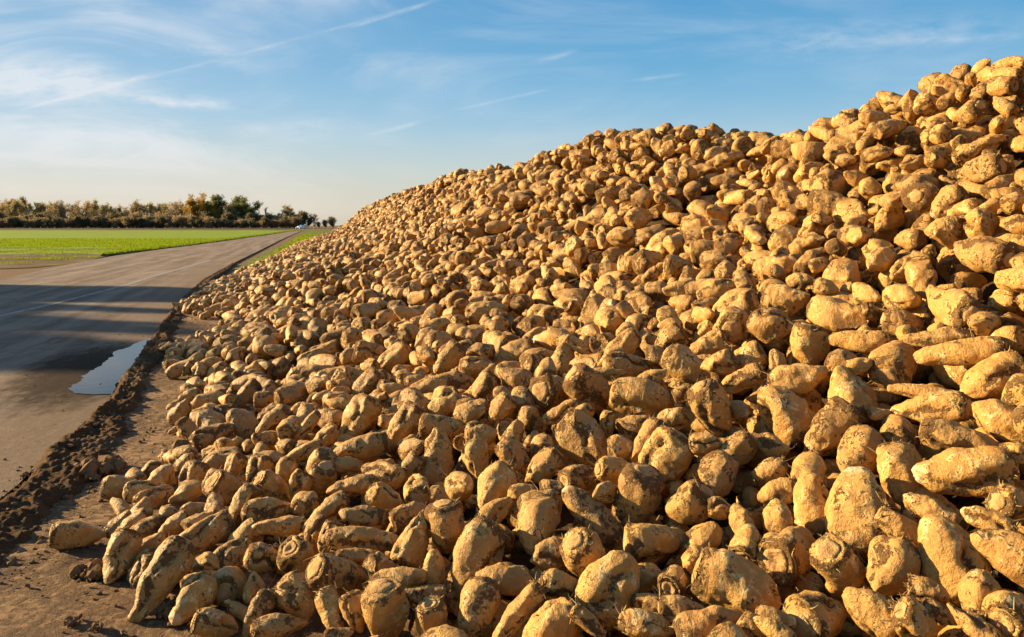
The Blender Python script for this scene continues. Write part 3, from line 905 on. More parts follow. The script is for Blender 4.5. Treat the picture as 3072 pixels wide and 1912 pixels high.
M_GROUND = soil_ground()
g = MB(); g.add([(-5000, -300, -0.05), (5000, -300, -0.05), (5000, 9000, -0.05), (-5000, 9000, -0.05)], [(0, 1, 2, 3)])
tag(g.build('ground', M_GROUND), kind='structure')

# ---- outlines read off the photograph (pixel rows to the ground plane)
ROAD_R = [(-3.2, 0.5), (-2.62, 2.2), (-2.36, 3.6), (-2.69, 4.7), (-2.86, 5.54), (-3.12, 6.3), (-3.38, 7.0), (-4.1, 9.05), ground(520, 925), ground(600, 845), ground(700, 790), ground(800, 741), ground(855, 714), ground(893, 698), ground(916, 688)]
ROAD_L = [(-13.0, 0.5), (-12.6, 6.0), (-12.5, 12.0), ground(-20, 845), ground(170, 800), ground(341, 768), ground(470, 750), ground(576, 737), ground(700, 720), ground(800, 706), ground(880, 693.5), ground(912, 687)]


def interp_poly(P, y):
    P = np.array(P); return np.interp(y, P[:, 1], P[:, 0])


def ribbon(name, fl, fr, ys, z, mats, nx=2, zfun=None):
    ys = np.asarray(ys, float); k = np.linspace(0, 1, nx)
    XL, XR = fl(ys), fr(ys)
    X = XL[:, None] + (XR - XL)[:, None] * k[None]; Y = np.repeat(ys[:, None], nx, 1)
    Z = np.full_like(X, z) if zfun is None else zfun(X, Y, k[None])
    i = np.arange(len(ys) - 1)[:, None]; j = np.arange(nx - 1)[None]
    a = i * nx + j
    q = np.stack([a, a + 1, a + nx + 1, a + nx], -1).reshape(-1, 4)
    return link(name, mesh_np(name, np.stack([X, Y, Z], -1).reshape(-1, 3), q, None, mats, True))


YS_ROAD = np.concatenate([np.linspace(0.5, 30, 60), np.geomspace(31, 300, 60)])
PUD = [ground(462, 1012), ground(462, 1030), ground(402, 1095), ground(334, 1184), ground(285, 1186), ground(225, 1182), ground(205, 1166),
       ground(245, 1135), ground(272, 1110), ground(315, 1086), ground(342, 1062), ground(395, 1036)]


def road_material():
    t = NT('worn_asphalt')
    p = t.pos(); s = t.sep(p)
    n0 = t.noise(p, 0.35, 5, 0.6); n1 = t.noise(t.vmul(p, (1.6, 0.5, 1)), 1.3, 6, 0.65); n2 = t.noise(p, 14, 6, 0.7); n3 = t.noise(p, 130, 3, 0.7)
    col = t.mix(t.step(.3, .7, n1), (0.145, 0.094, 0.054), (0.31, 0.205, 0.121))
    col = t.mix(t.math('MULTIPLY', t.step(0.48, 0.66, n2), 0.6), col, (0.33, 0.255, 0.18))
    col = t.mix(t.math('MULTIPLY', t.step(0.55, 0.70, t.noise(t.vmul(p, (1.5, .6, 1)), 5, 6, .7)), 0.55), col, (0.085, 0.058, 0.036))
    col = t.mix(t.math('MULTIPLY', t.step(0.50, 0.70, n0), 0.55), col, (0.145, 0.098, 0.062))
    col = t.mix(t.math('MULTIPLY', t.step(0.55, 0.72, n3), 0.5), col, (0.33, 0.27, 0.20))
    col = t.mix(t.math('MULTIPLY', t.step(0.58, 0.45, t.noise(p, 90, 4, .6)), 0.35), col, (0.06, 0.048, 0.038))
    ck = t.voro(t.mix(0.10, p, t.noise(p, 3, 4, color=True)), 0.8, 'DISTANCE_TO_EDGE')
    col = t.mix(t.math('MULTIPLY', t.math('SUBTRACT', 1.0, t.step(0.0, 0.022, ck)), t.math('MULTIPLY', t.step(.5, .6, n0), .75)), col, (0.045, 0.032, 0.022))
    along = t.math('ADD', s[0], t.math('MULTIPLY', s[1], 0.27))
    trk = t.noise(t.comb(t.math('MULTIPLY', along, 2.6), t.math('MULTIPLY', s[1], .12), 0.0), 1.0, 5, .6)
    col = t.mix(t.math('MULTIPLY', t.step(.48, .64, trk), .65), col, (0.12, 0.070, 0.036))
    col = t.mix(t.math('MULTIPLY', t.step(.52, .36, trk), .35), col, (0.36, 0.27, 0.19))
    # mud carried onto the road from the beet side (right edge) near the camera
    edge = t.math('ADD', s[0], t.math('MULTIPLY', s[1], 0.335))
    mud = t.math('MULTIPLY', t.step(-2.1, -1.15, t.math('ADD', edge, t.math('MULTIPLY', t.math('SUBTRACT', n1, 0.5), 1.6))), t.step(40, 12, s[1]))
    col = t.mix(t.math('MULTIPLY', mud, 0.75), col, t.mix(n2, (0.10, 0.056, 0.026), (0.24, 0.15, 0.075)))
    # damp patch round the puddle
    dx = t.math('SUBTRACT', s[0], -3.80); dy = t.math('SUBTRACT', s[1], 7.15)
    ax = t.math('ADD', t.math('MULTIPLY', dx, 0.94), t.math('MULTIPLY', dy, 0.33))
    ay = t.math('SUBTRACT', t.math('MULTIPLY', dy, 0.94), t.math('MULTIPLY', dx, 0.33))
    r2 = t.math('ADD', t.math('POWER', t.math('ABSOLUTE', t.math('DIVIDE', ax, 0.60)), 2.0), t.math('POWER', t.math('ABSOLUTE', t.math('DIVIDE', ay, 1.75)), 2.0))
    wet = t.step(1.35, 0.25, t.math('ADD', r2, t.math('MULTIPLY', t.math('SUBTRACT', t.noise(t.vmul(p, (2.2, 1, 1)), 4.0, 7, .72), 0.5), 2.0)))
    col = t.mix(t.math('MULTIPLY', wet, 0.85), col, (0.026, 0.017, 0.010))
    rough = t.mix(wet, (0.88, 0.88, 0.88), (0.92, 0.92, 0.92))
    h = t.math('ADD', t.math('MULTIPLY', n2, 0.8), t.math('MULTIPLY', n3, 0.35))
    return t.out(col, rough, t.bump(h, 0.012, 0.8), spec=t.math('MULTIPLY', t.math('SUBTRACT', 1.0, t.math('MULTIPLY', wet, .8)), 0.25))


M_ROAD = road_material()
road = ribbon('road', lambda y: interp_poly(ROAD_L, y), lambda y: interp_poly(ROAD_R, y), YS_ROAD, 0.0, [M_ROAD], 14,
              None)
tag(road, kind='structure')

# painted edge line, worn
def paint_material():
    t = NT('worn_road_paint')
    p = t.pos(); n = t.noise(p, 12, 6, .7)
    col = t.mix(t.step(0.42, 0.6, n), (0.36, 0.32, 0.27), (0.19, 0.155, 0.12))
    return t.out(col, 0.8, spec=0.2)


LINE = [(-4.55, 2.0), (-6.0, 7.0), ground(0, 949), ground(150, 915), ground(370, 858), ground(470, 827), ground(555, 803), ground(640, 778)]
tag(ribbon('road_marking', lambda y: interp_poly(LINE, y) - 0.06, lambda y: interp_poly(LINE, y) + 0.06, np.linspace(8.5, 30, 60), 0.008, [paint_material()], 2,
           lambda X, Y, k: 0.004 + 0 * X), kind='structure')

# puddle
def water_material():
    t = NT('puddle_water')
    n = t.noise(t.pos(), 9, 4)
    return t.out(t.mix(n, (0.012, 0.009, 0.006), (0.04, 0.027, 0.015)), 0.04, t.bump(n, 0.004, 0.12), spec=0.13, IOR=1.33)


bpt = []
for i in range(len(PUD)):
    a, b = np.array(PUD[i]), np.array(PUD[(i + 1) % len(PUD)])
    for k in range(14):
        q = a + (b - a) * k / 14
        q1_, q2_ = np.array([q[0]]), np.array([q[1]])
        bpt.append((q[0] + 0.05 * pn2(q1_, q2_, 4)[0] + (0.035 * pn2(q1_, q2_, 13, 3.)[0] if i > 5 else 0), q[1]))
pc = np.mean(bpt, 0)
pm = MB(); pm.add([(pc[0], pc[1], 0.006)] + [(x, y, 0.006) for x, y in bpt], [])
pm.v = pm.v[1:]; pm.f = [tuple(range(len(bpt)))]; pm.m = [0]
tag(pm.build('puddle', water_material()), kind='structure')

# ---- apron the beets lie on, a muddy slab
MUD_R = [(-1.9, 0.5), (-1.72, 2.0), (-1.86, 2.4), ground(75, 1680), ground(215, 1502), ground(312, 1410), ground(390, 1275), ground(445, 1150), ground(540, 967), ground(575, 905), ground(640, 838), ground(735, 772), ground(800, 741), ground(860, 715)]


def apron_material():
    t = NT('dirty_concrete')
    p = t.pos()
    n0 = t.noise(p, 1.1, 6, 0.65); n1 = t.noise(p, 5, 7, 0.68); n2 = t.noise(p, 26, 7, 0.7); n3 = t.noise(p, 150, 4, 0.7)
    col = t.mix(n1, (0.225, 0.128, 0.060), (0.36, 0.220, 0.108))
    m = t.math('ADD', t.math('MULTIPLY', t.math('SUBTRACT', n0, 0.5), 1.2), t.math('MULTIPLY', t.math('SUBTRACT', n2, 0.5), 1.6))
    soil = t.step(-0.10, 0.22, m)
    col = t.mix(t.math('MULTIPLY', soil, 0.75), col, t.mix(n3, (0.075, 0.042, 0.019), (0.19, 0.115, 0.055)))
    h = t.math('ADD', n2, t.math('MULTIPLY', n3, 0.5))
    h = t.math('ADD', h, t.math('MULTIPLY', soil, 0.8))
    return t.out(col, 0.92, t.bump(h, 0.014, 1.0), spec=0.15)


ys = np.concatenate([np.linspace(0.6, 8, 300), np.linspace(8.05, 19, 120)])
tag(ribbon('beet_apron', lambda y: interp_poly(ROAD_R, y) + 0.02, lambda y: np.interp(y, TOE[:, 0], TOE[:, 1]) - 0.25 * y + 1.6, ys, 0, [apron_material()], 90,
           lambda X, Y, k: 0.006 + 0.010 * fbm2(X, Y, 1.7, 4, 4.0) * smooth(0, .05, k) + 0.006 * fbm2(X, Y, 14, 2, 8.) - 0.012 * (1 - smooth(0, .02, k))), kind='structure')

# ---- the bank of mud scraped along the road edge
def mud_material():
    t = NT('scraped_mud')
    p = t.pos()
    n = t.noise(p, 16, 8, 0.72); n0 = t.noise(p, 2.2, 5, 0.6); n3 = t.noise(p, 90, 5, 0.7)
    col = t.mix(n, (0.045, 0.022, 0.008), (0.16, 0.084, 0.032))
    col = t.mix(t.math('MULTIPLY', t.step(0.5, 0.7, n0), 0.5), col, (0.26, 0.155, 0.07))
    return t.out(col, 0.95, t.bump(t.math('ADD', n, t.math('MULTIPLY', n3, 0.6)), 0.03, 1.0), spec=0.12)


M_MUD = mud_material()


def mud_z(X, Y, k):
    crest = np.exp(-((k - 0.20) / 0.13) ** 2) * (0.044 - 0.020 * np.exp(-((Y - 7.6) / 1.6) ** 2)) + np.exp(-((k - 0.55) / 0.25) ** 2) * 0.030
    env = smooth(0, 0.10, k) * (1 - smooth(0.72, 1.0, k))
    rough = 0.026 * fbm2(X, Y, 4.5, 3, 1.0) + 0.015 * np.abs(fbm2(X, Y, 15, 3, 2.0)) + 0.016 * pn2(X, Y, 34, 6.0)
    fade = 1.0 - 0.5 * smooth(9, 16, Y)
    return -0.03 + (0.036 + (crest + rough) * fade) * env


ys = np.concatenate([np.linspace(0.6, 7, 420), np.linspace(7.02, 13, 200), np.linspace(13.1, 27, 120)])
wob = lambda y, s: 0.05 * pn2(y, y * 0 + s, 1.6, s) + 0.03 * pn2(y, y * 0 + s, 6, s)
tag(ribbon('mud_verge', lambda y: interp_poly(ROAD_R, y) - 0.01 + wob(y, 1.) * .7, lambda y: interp_poly(MUD_R, y) + 0.04 + wob(y, 4.) * 1.6, ys, 0, [M_MUD], 64, mud_z), kind='structure')

# ---- clods and crumbs of soil, straw
def ico(n=1):
    p = (1 + 5 ** .5) / 2
    v = np.array([(-1, p, 0), (1, p, 0), (-1, -p, 0), (1, -p, 0), (0, -1, p), (0, 1, p), (0, -1, -p), (0, 1, -p), (p, 0, -1), (p, 0, 1), (-p, 0, -1), (-p, 0, 1)], float)
    f = np.array([(0, 11, 5), (0, 5, 1), (0, 1, 7), (0, 7, 10), (0, 10, 11), (1, 5, 9), (5, 11, 4), (11, 10, 2), (10, 7, 6), (7, 1, 8), (3, 9, 4), (3, 4, 2), (3, 2, 6), (3, 6, 8), (3, 8, 9), (4, 9, 5), (2, 4, 11), (6, 2, 10), (8, 6, 7), (9, 8, 1)])
    return v / np.linalg.norm(v[0]), f


IV, IF = ico()
crng = np.random.default_rng(9)
vv, ff, off = [], [], 0
for k in range(2600):
    y = 1.6 + 6.5 * crng.uniform() ** 1.4; x = -0.25 * y + crng.uniform(-1.2, 3.6)
    i_, j_ = int((x - near.x0) / near.res), int((y - near.y0) / near.res)
    if not (0 <= i_ < near.H.shape[0] and near.T[i_, j_] > 0.01): continue
    s = 0.0025 + 0.009 * crng.uniform() ** 3
    q = IV * (1 + 0.35 * crng.normal(size=(12, 1))) * s * crng.uniform(.6, 1.3, 3)
    vv.append(q + (x, y, near.H[i_, j_] - 0.004)); ff.append(IF + off); off += 12
for k in range(5200):
    y = 1.9 + 14 * crng.uniform() ** 1.7
    a, b = interp_poly(ROAD_R, y), interp_poly(MUD_R, y)
    toe = float(np.interp(y, TOE[:, 0], TOE[:, 1])) - 0.25 * y
    u = crng.uniform()
    if u < 0.62: x = a + (b - a) * crng.uniform(-.03, 1.1); s = 0.004 + 0.013 * crng.uniform() ** 3; z = 0.035 * np.exp(-(((x - a) / max(b - a, .1) - .3) / .3) ** 2)
    elif u < 0.90: x = b + (toe - b) * crng.uniform(0, 1.15); s = 0.002 + 0.009 * crng.uniform() ** 4; z = 0.008
    else: x = a - abs(crng.normal(0, 0.5)); s = 0.002 + 0.007 * crng.uniform() ** 4; z = 0.0
    q = IV * (1 + 0.35 * crng.normal(size=(12, 1))) * s * crng.uniform(.6, 1.3, 3) * (1, 1, .7)
    vv.append(q + (x, y, z + s * .3)); ff.append(IF + off); off += 12
tag(link('soil_crumbs', mesh_np('soil_crumbs', np.concatenate(vv), None, np.concatenate(ff), [M_CLOD], False)), 'crumbs of brown soil scattered on the ground', 'soil', kind='stuff')


def clod(px, py, s, label, seed):
    r = np.random.default_rng(seed)
    V, F_, o = [], [], 0
    for k in range(90):
        q = IV * (1 + 0.3 * r.normal(size=(12, 1))) * s * (.05 + .25 * r.uniform() ** 2.5)
        V.append(q + r.normal(0, 1, 3) * (s * .30, s * .30, s * .08) + (0, 0, s * .15)); F_.append(IF + o); o += 12
    V = np.concatenate(V)
    ob = link('soil_clod', mesh_np('soil_clod', V, None, np.concatenate(F_), [M_CLOD], False))
    x, y = ground(px, py); ob.location = (x, y, 0.012)
    tag(ob, label, 'clod', 'clods of soil on the apron')


clod(300, 1425, 0.16, 'heap of crumbled soil on the dark mud bank', 1)
clod(212, 1880, 0.035, 'small dry clod of soil casting a long shadow at the bottom left', 2)
clod(292, 1895, 0.030, 'small dark clod right of another clod near the bottom edge', 3)
clod(285, 1735, 0.085, 'dark muddy clod beside the forked beet at the foot of the heap', 4)
clod(496, 1838, 0.075, 'brown clod between two beets at the foot of the heap', 5)

# ---- field and verges
def field_material():
    t = NT('winter_crop')
    p = t.pos(); s = t.sep(p)
    n0 = t.noise(t.vmul(p, (0.35, 1.0, 1)), 0.10, 5, 0.6); n1 = t.noise(t.vmul(p, (0.5, 1.2, 1)), 0.8, 7, 0.7); n2 = t.noise(p, 9, 6, 0.7)
    green = t.mix(n1, (0.155, 0.225, 0.006), (0.25, 0.315, 0.009))
    soil = t.mix(n2, (0.085, 0.046, 0.018), (0.19, 0.112, 0.045))
    cover = t.math('ADD', t.step(22, 58, t.math('ADD', s[1], t.math('MULTIPLY', t.math('SUBTRACT', n0, .5), 60))), t.math('MULTIPLY', t.math('SUBTRACT', n1, .52), 2.2))
    m = t.step(0.12, 0.55, cover)
    col = t.mix(m, soil, green)
    return t.out(col, 0.9, t.bump(t.math('ADD', n2, n1), 0.03, 0.6), spec=0.1)


FIELD_N = [ground(-60, 806), ground(100, 800), ground(247, 785), ground(345, 763), ground(470, 744), ground(576, 731), ground(700, 716), ground(800, 703), ground(860, 694.5)]
fy = np.array(FIELD_N)
FAR_Y = 225.0
v, f = [], []
ys = np.concatenate([np.linspace(FIELD_N[0][1], 60, 30), np.geomspace(62, FAR_Y, 40)])
tag(ribbon('field', lambda y: np.full_like(y, -260.0), lambda y: np.interp(y, fy[:, 1], fy[:, 0]), ys, -0.03, [field_material()], 60,
           lambda X, Y, k: -0.03 + 0.05 * pn2(X, Y, .25, 3.) + 0 * k), kind='structure')


M_PLOUGH = soil_material('ploughed_soil', (0.075, 0.042, 0.020), (0.15, 0.09, 0.045), 1.5, .1)
tag(ribbon('ploughed_strip', lambda y: np.full_like(y, -420.0), lambda y: interp_poly(ROAD_L, y) - 4.0, np.linspace(FAR_Y, 470, 30), -0.02, [M_PLOUGH], 8), kind='structure')


def verge_material():
    t = NT('verge_grass_ground')
    p = t.pos(); n1 = t.noise(p, 1.2, 7, .7); n2 = t.noise(p, 12, 5, .7)
    col = t.mix(t.step(.38, .6, n1), (0.13, 0.082, 0.036), t.mix(n2, (0.12, 0.17, 0.012), (0.22, 0.28, 0.02)))
    return t.out(col, 0.95, t.bump(n2, 0.06, 1.0), spec=0.1)


M_VERGE = verge_material()
VL_L = lambda y: np.interp(y, fy[:, 1], fy[:, 0]) - 0.3
ysv = np.geomspace(34, 290, 80)
tag(ribbon('verge', VL_L, lambda y: interp_poly(ROAD_L, y) - 0.35 + 0.25 * pn2(y, y * 0, .4), ysv, -0.01, [M_VERGE], 10,
           lambda X, Y, k: -0.012 + 0.10 * np.sin(np.pi * np.clip(k, 0, 1)) + 0.03 * pn2(X, Y, 1.1) * np.sin(np.pi * k)), kind='structure')
ysr = np.geomspace(24, 290, 90)
tag(ribbon('verge', lambda y: interp_poly(ROAD_R, y) + 0.40 + 0.008 * (y - 24) + 0.3 * pn2(y, y * 0, .35, 8.), lambda y: interp_poly(ROAD_R, y) + 4.5 + 0.03 * y, ysr, 0, [M_VERGE], 14,
           lambda X, Y, k: -0.012 + 0.06 * smooth(0, .3, k) + 0.03 * pn2(X, Y, 1.1) * smooth(0, .3, k)), kind='structure')

# grass blades on the verges and the near edge of the field
def grass_material():
    t = NT('grass_blade')
    p = t.pos(); n = t.noise(p, .9, 5, .7); n2 = t.noise(p, 30, 2)
    col = t.mix(t.math('ADD', t.math('MULTIPLY', n, .7), t.math('MULTIPLY', n2, .3)), (0.15, 0.21, 0.010), (0.28, 0.33, 0.014))
    return leafy(t, col)


grng = np.random.default_rng(14)


def blades(x, y, h, w):
    n = len(x); a = grng.uniform(0, 6.28, n); l = grng.normal(0, .35, (n, 2)) * h[:, None]
    b = np.stack([x, y, np.full(n, 0.0)], 1); d = np.stack([np.cos(a), np.sin(a), 0 * a], 1) * w[:, None]
    tip = b + np.stack([l[:, 0], l[:, 1], h], 1)
    return np.stack([b - d, b + d, tip], 1).reshape(-1, 3)


xs, yy = [], []
yv = 34 * (180 / 34) ** grng.uniform(0, 1, 9000); kk = grng.uniform(0.1, 1.0, 9000)
xl, xr = VL_L(yv), interp_poly(ROAD_L, yv) - 0.4
xs.append(xl + (xr - xl) * kk); yy.append(yv)
yv = 25 * (110 / 25) ** grng.uniform(0, 1, 9000)
xs.append(interp_poly(ROAD_R, yv) + 0.65 + 0.008 * yv + grng.uniform(0, 3.0, 9000)); yy.append(yv)
yv = 25 * (80 / 25) ** grng.uniform(0, 1, 70000); xv = -grng.uniform(0.30, .68, 70000) * yv
lim = np.interp(yv, fy[:, 1], fy[:, 0])
kp = (xv < lim - .2) & (fbm2(xv, yv * 2.0, .35, 3, 5.) + (yv - 46) / 26 > -0.10)
xs.append(xv[kp]); yy.append(yv[kp])
xs, yy = np.concatenate(xs), np.concatenate(yy)
hh = np.where(np.arange(len(xs)) < 18000, grng.uniform(.05, .17, len(xs)), grng.uniform(.02, .065, len(xs))); ww = 0.006 + 0.0006 * yy
bv = blades(xs, yy, hh, ww)
tag(link('grass', mesh_np('grass', bv, None, np.arange(len(bv)).reshape(-1, 3), [grass_material()], False)), 'short green grass along the road verges and field edge', 'grass', kind='stuff')

# ------------------------------------------------------------------ trees
def leaf_material(name, a, b, scale=.35):
    t = NT(name)
    n = t.noise(t.n('ShaderNodeTexCoord').outputs['Object'], scale, 5, .7)
    info = t.n('ShaderNodeObjectInfo').outputs['Random']
    col = t.mix(t.step(.3, .7, n), a, b)
    col = t.mix(t.math('MULTIPLY', info, 0.35), col, (0.22, 0.165, 0.075))
    return leafy(t, col)


M_BARK = simple('tree_bark', (0.20, 0.155, 0.11), 0.9, 0.1, scale=4)
LEAF = dict(olive=leaf_material('leaves_olive', (0.30, 0.235, 0.095), (0.52, 0.42, 0.17)),
            brown=leaf_material('leaves_brown', (0.33, 0.235, 0.115), (0.54, 0.39, 0.20)),
            gold=leaf_material('leaves_gold', (0.36, 0.22, 0.04), (0.62, 0.38, 0.06)),
            green=leaf_material('leaves_green', (0.11, 0.13, 0.045), (0.26, 0.26, 0.08)),
            dark=leaf_material('leaves_dark', (0.13, 0.11, 0.06), (0.28, 0.225, 0.12)))


def tree_meshes(seed, h, w, base, n_leaf, leaf, mat, style):
    """trunk with limbs, and a crown of leaf-sized faces in clumps carried by the limbs"""
    r = random.Random(seed); g_ = np.random.default_rng(seed)
    tb = MB(); tips = []

    def limb(p, d, ln, rad, lev):
        pts, rd = [p], [rad]
        n = 4
        for k in range(n):
            d = (d + Vector((r.gauss(0, .12), r.gauss(0, .12), .10 if lev else .04))).normalized()
            p = p + d * ln / n
            pts.append(p); rd.append(rad * (1 - .75 * (k + 1) / n))
            if lev >= 1: tips.append((p, lev))
        tb.tube(pts, rd, 5 if lev else 7, cap=False)
        if lev < 2:
            m = 11 if lev == 0 else 4
            for k in range(m):
                t = base + (1 - base) * (k + r.random()) / m if lev == 0 else .3 + .7 * r.random()
                q = pts[0].lerp(pts[-1], t) if lev == 0 else pts[min(int(t * n), n)]
                az = r.uniform(0, 6.28); up = r.uniform(.25, .9) if style != 'poplar' else r.uniform(.9, 1.8)
                dd = Vector((math.cos(az), math.sin(az), up)).normalized()
                L2 = (w * .55 * (1 - .55 * abs((t - base) / (1 - base) - .35)) if lev == 0 else ln * .5) * r.uniform(.7, 1.15)
                limb(q, dd, L2, rad * (.42 if lev == 0 else .5), lev + 1)

    limb(Vector((0, 0, -.1)), Vector((0, 0, 1)), h * .92, h * .018, 0)
    tp = np.array([tuple(p) for p, l in tips])
    hi = g_.uniform(.45, 1.5, len(tp))
    idx = g_.choice(len(tp), n_leaf, p=hi / hi.sum())
    c = tp[idx] + g_.normal(0, w * .055, (n_leaf, 3))
    a = g_.normal(size=(n_leaf, 3)); a /= np.linalg.norm(a, axis=1)[:, None]
    b = np.cross(a, g_.normal(size=(n_leaf, 3))); b /= np.linalg.norm(b, axis=1)[:, None]
    s = (leaf * g_.uniform(.5, 1.3, n_leaf))[:, None]
    v = np.stack([c - a * s, c + b * s * .6, c + a * s, c - b * s * .6], 1).reshape(-1, 3)
    crown = mesh_np('crown', v, np.arange(n_leaf * 4).reshape(-1, 4), None, [mat], False)
    tr = bpy.data.meshes.new('trunk'); tr.from_pydata(tb.v, [], tb.f); tr.materials.append(M_BARK); tr.update()
    return tr, crown


def tree(x, y, meshes, label, group, scale=1.0, rz=0.0, name='tree', cat='tree', sz=None, z=-0.05):
    e = bpy.data.objects.new(name, None); COL.objects.link(e)
    e.location = (x, y, z); e.rotation_euler = (0, 0, rz); e.scale = (scale, scale, sz or scale)
    e.empty_display_size = .5
    tag(e, label, cat, group)
    link('trunk', meshes[0], e); link('crown', meshes[1], e)
    return e


protos = {}
for nm, cfg in dict(
        bare_olive=[(s, 13, 8.5, .14, 1500, .27, LEAF['olive'], st) for s, st in ((1, 'oak'), (2, 'poplar'), (3, 'oak'), (21, 'poplar'))],
        bare_brown=[(s, 12, 8.0, .14, 1200, .27, LEAF['brown'], st) for s, st in ((4, 'oak'), (5, 'poplar'), (6, 'oak'), (22, 'poplar'))],
        golden=[(s, 14, 10, .15, 2600, .32, LEAF['gold'], 'oak') for s in (7, 8)],
        green=[(s, 14, 10.5, .15, 3000, .34, LEAF['green'], 'oak') for s in (9, 10)],
        poplar=[(s, 14, 5.0, .12, 800, .28, LEAF['olive'], 'poplar') for s in (11, 12)],
        shrub=[(s, 5.5, 8.5, .05, 2000, .34, LEAF['dark'], 'oak') for s in (13, 14, 15)],
        russet_shrub=[(s, 5.0, 8.0, .05, 1500, .32, LEAF['brown'], 'oak') for s in (16, 17)]).items():
    protos[nm] = [tree_meshes(*c) for c in cfg]

WORDS = dict(bare_olive='thinly leaved olive tree', bare_brown='half bare brown tree', golden='golden autumn tree', green='dense dark green tree', poplar='slim poplar-like tree',
             shrub='dark low shrub', russet_shrub='russet low shrub')
trng = random.Random(4)
HEI = {'bare_olive': 13, 'bare_brown': 12, 'golden': 14, 'green': 14, 'poplar': 14, 'shrub': 5.5, 'russet_shrub': 5.0}


def plant(px, top, kind, depth, group, extra=''):
    """one tree of the far wood, its top at photo row `top`"""
    x = (px - CX) / F_PX * depth
    hgt = CAM_H + (HOR - top) / F_PX * depth
    m = trng.choice(protos[kind]); sc = hgt / HEI[kind] / 1.02
    pc_ = px / 30.72
    where = 'at %.1f%% across' % pc_ if pc_ >= 0 else 'beyond the left frame edge'
    if kind in ('shrub', 'russet_shrub'):
        lb = '%s %s behind the field, %s' % (WORDS[kind], 'under the trees' if depth > 378 else 'in front of the wood', where)
    else:
        lb = '%s in the wood behind the field, %s%s' % (WORDS[kind], where, extra)
    tree(x, depth, m, lb, group, max(sc, .2), trng.uniform(0, 6.28), 'shrub' if 'shrub' in kind else 'tree', 'shrub' if 'shrub' in kind else 'tree', sc)


ROWK = ['bare_olive', 'bare_brown', 'bare_olive', 'poplar', 'bare_brown', 'bare_olive']
tops = [(0, 603), (40, 592), (80, 595), (120, 606), (160, 602), (200, 607), (230, 603), (270, 598), (300, 602), (330, 612), (370, 612), (400, 608), (440, 606), (480, 602), (520, 606), (560, 600), (600, 597), (640, 597), (700, 600), (740, 606), (770, 628), (800, 640)]
for px in np.arange(-26, 560, 12.5):
    px = px + trng.uniform(-5, 5)
    tp = np.interp(px, *zip(*tops)) + trng.uniform(0, 15)
    plant(px, tp, trng.choice(ROWK), trng.uniform(396, 408), 'trees of the wood behind the field')
for px in np.arange(-40, 800, 15.0):
    px = px + trng.uniform(-6, 6)
    tp = np.interp(px, *zip(*tops)) + trng.uniform(8, 20)
    plant(px, tp, trng.choice(['bare_brown', 'bare_olive']), trng.uniform(416, 432), 'trees of the wood behind the field', ', behind')
for px, tp, kd in ((572, 600, 'golden'), (592, 593, 'golden'), (612, 590, 'golden'), (634, 592, 'golden'), (652, 594, 'green'), (672, 593, 'green'), (695, 594, 'green'), (718, 597, 'green'), (738, 602, 'green'), (758, 610, 'green'), (640, 612, 'golden'), (700, 616, 'bare_olive'), (730, 618, 'bare_brown'),
                   (770, 634, 'bare_brown'), (800, 622, 'poplar'), (812, 648, 'bare_brown'), (842, 638, 'bare_brown'), (858, 618, 'bare_olive'), (868, 622, 'golden'), (882, 632, 'bare_olive'), (897, 636, 'green'), (908, 646, 'green')):
    plant(px, tp, kd, trng.uniform(388, 396), 'trees of the wood behind the field')
for px in np.arange(-34, 915, 11.0):
    px = px + trng.uniform(-5, 5)
    plant(px, 659 + trng.uniform(-13, 10), trng.choice(['shrub', 'shrub', 'russet_shrub']), trng.uniform(380, 386), 'shrubs under the far wood')
for px in np.arange(-38, 905, 9.0):
    px = px + trng.uniform(-2, 2)
    plant(px, 668 + trng.uniform(-13, 5), trng.choice(['shrub', 'shrub', 'russet_shrub']), trng.uniform(370, 376), 'shrubs under the far wood')
for px, tp, kd, lb in ((925, 653, 'green', 'small dark tree beyond the end of the road'), (946, 649, 'golden', 'small golden tree beside the road at the horizon'), (958, 672, 'shrub', 'low dark bush right of the golden tree'),
                       (978, 668, 'shrub', 'dark bush at the horizon just left of the heap'), (1000, 662, 'shrub', 'dark bush half hidden behind the heap')):
    d = 430
    hgt = CAM_H + (HOR - tp) / F_PX * d; sc = hgt / HEI[kd]
    tree((px - CX) / F_PX * d, d, protos[kd][0], lb, 'trees at the end of the road', sc, 1.0, 'tree' if kd != 'shrub' else 'shrub', 'tree' if kd != 'shrub' else 'shrub', sc * 1.15)

# tall shrubs outside the left edge of the picture: they throw the long shadows over the road
near_tree = [tree_meshes(s, 6.0, 3.0, .02, 9000, .17, LEAF['olive'], 'poplar') for s in (31, 32, 33)]
ca, sa = math.cos(SUN_AZ), math.sin(SUN_AZ)
ORD = ['farthest', 'second farthest', 'third farthest', 'fourth farthest', 'fourth nearest', 'third nearest', 'second nearest', 'nearest']
for k, (p, hgt, wd, s_) in enumerate(((12.75, 6.6, 1.0, 34), (11.6, 6.9, .9, 33.4), (10.2, 7.0, .5, 34), (8.95, 7.0, .6, 33.5), (8.1, 7.2, .6, 33.6), (7.5, 7.2, .5, 33.2), (6.4, 7.6, .8, 33.6), (5.6, 7.4, .8, 33.6))):
    x, y = p * ca - s_ * sa, p * sa + s_ * ca
    tree(x, y, near_tree[k % 3], 'tall leafy shrub outside the left edge, %s of its row' % ORD[k], 'tall shrubs left of the road', wd, k * 1.3, 'shrub', 'shrub', hgt / 6.0)

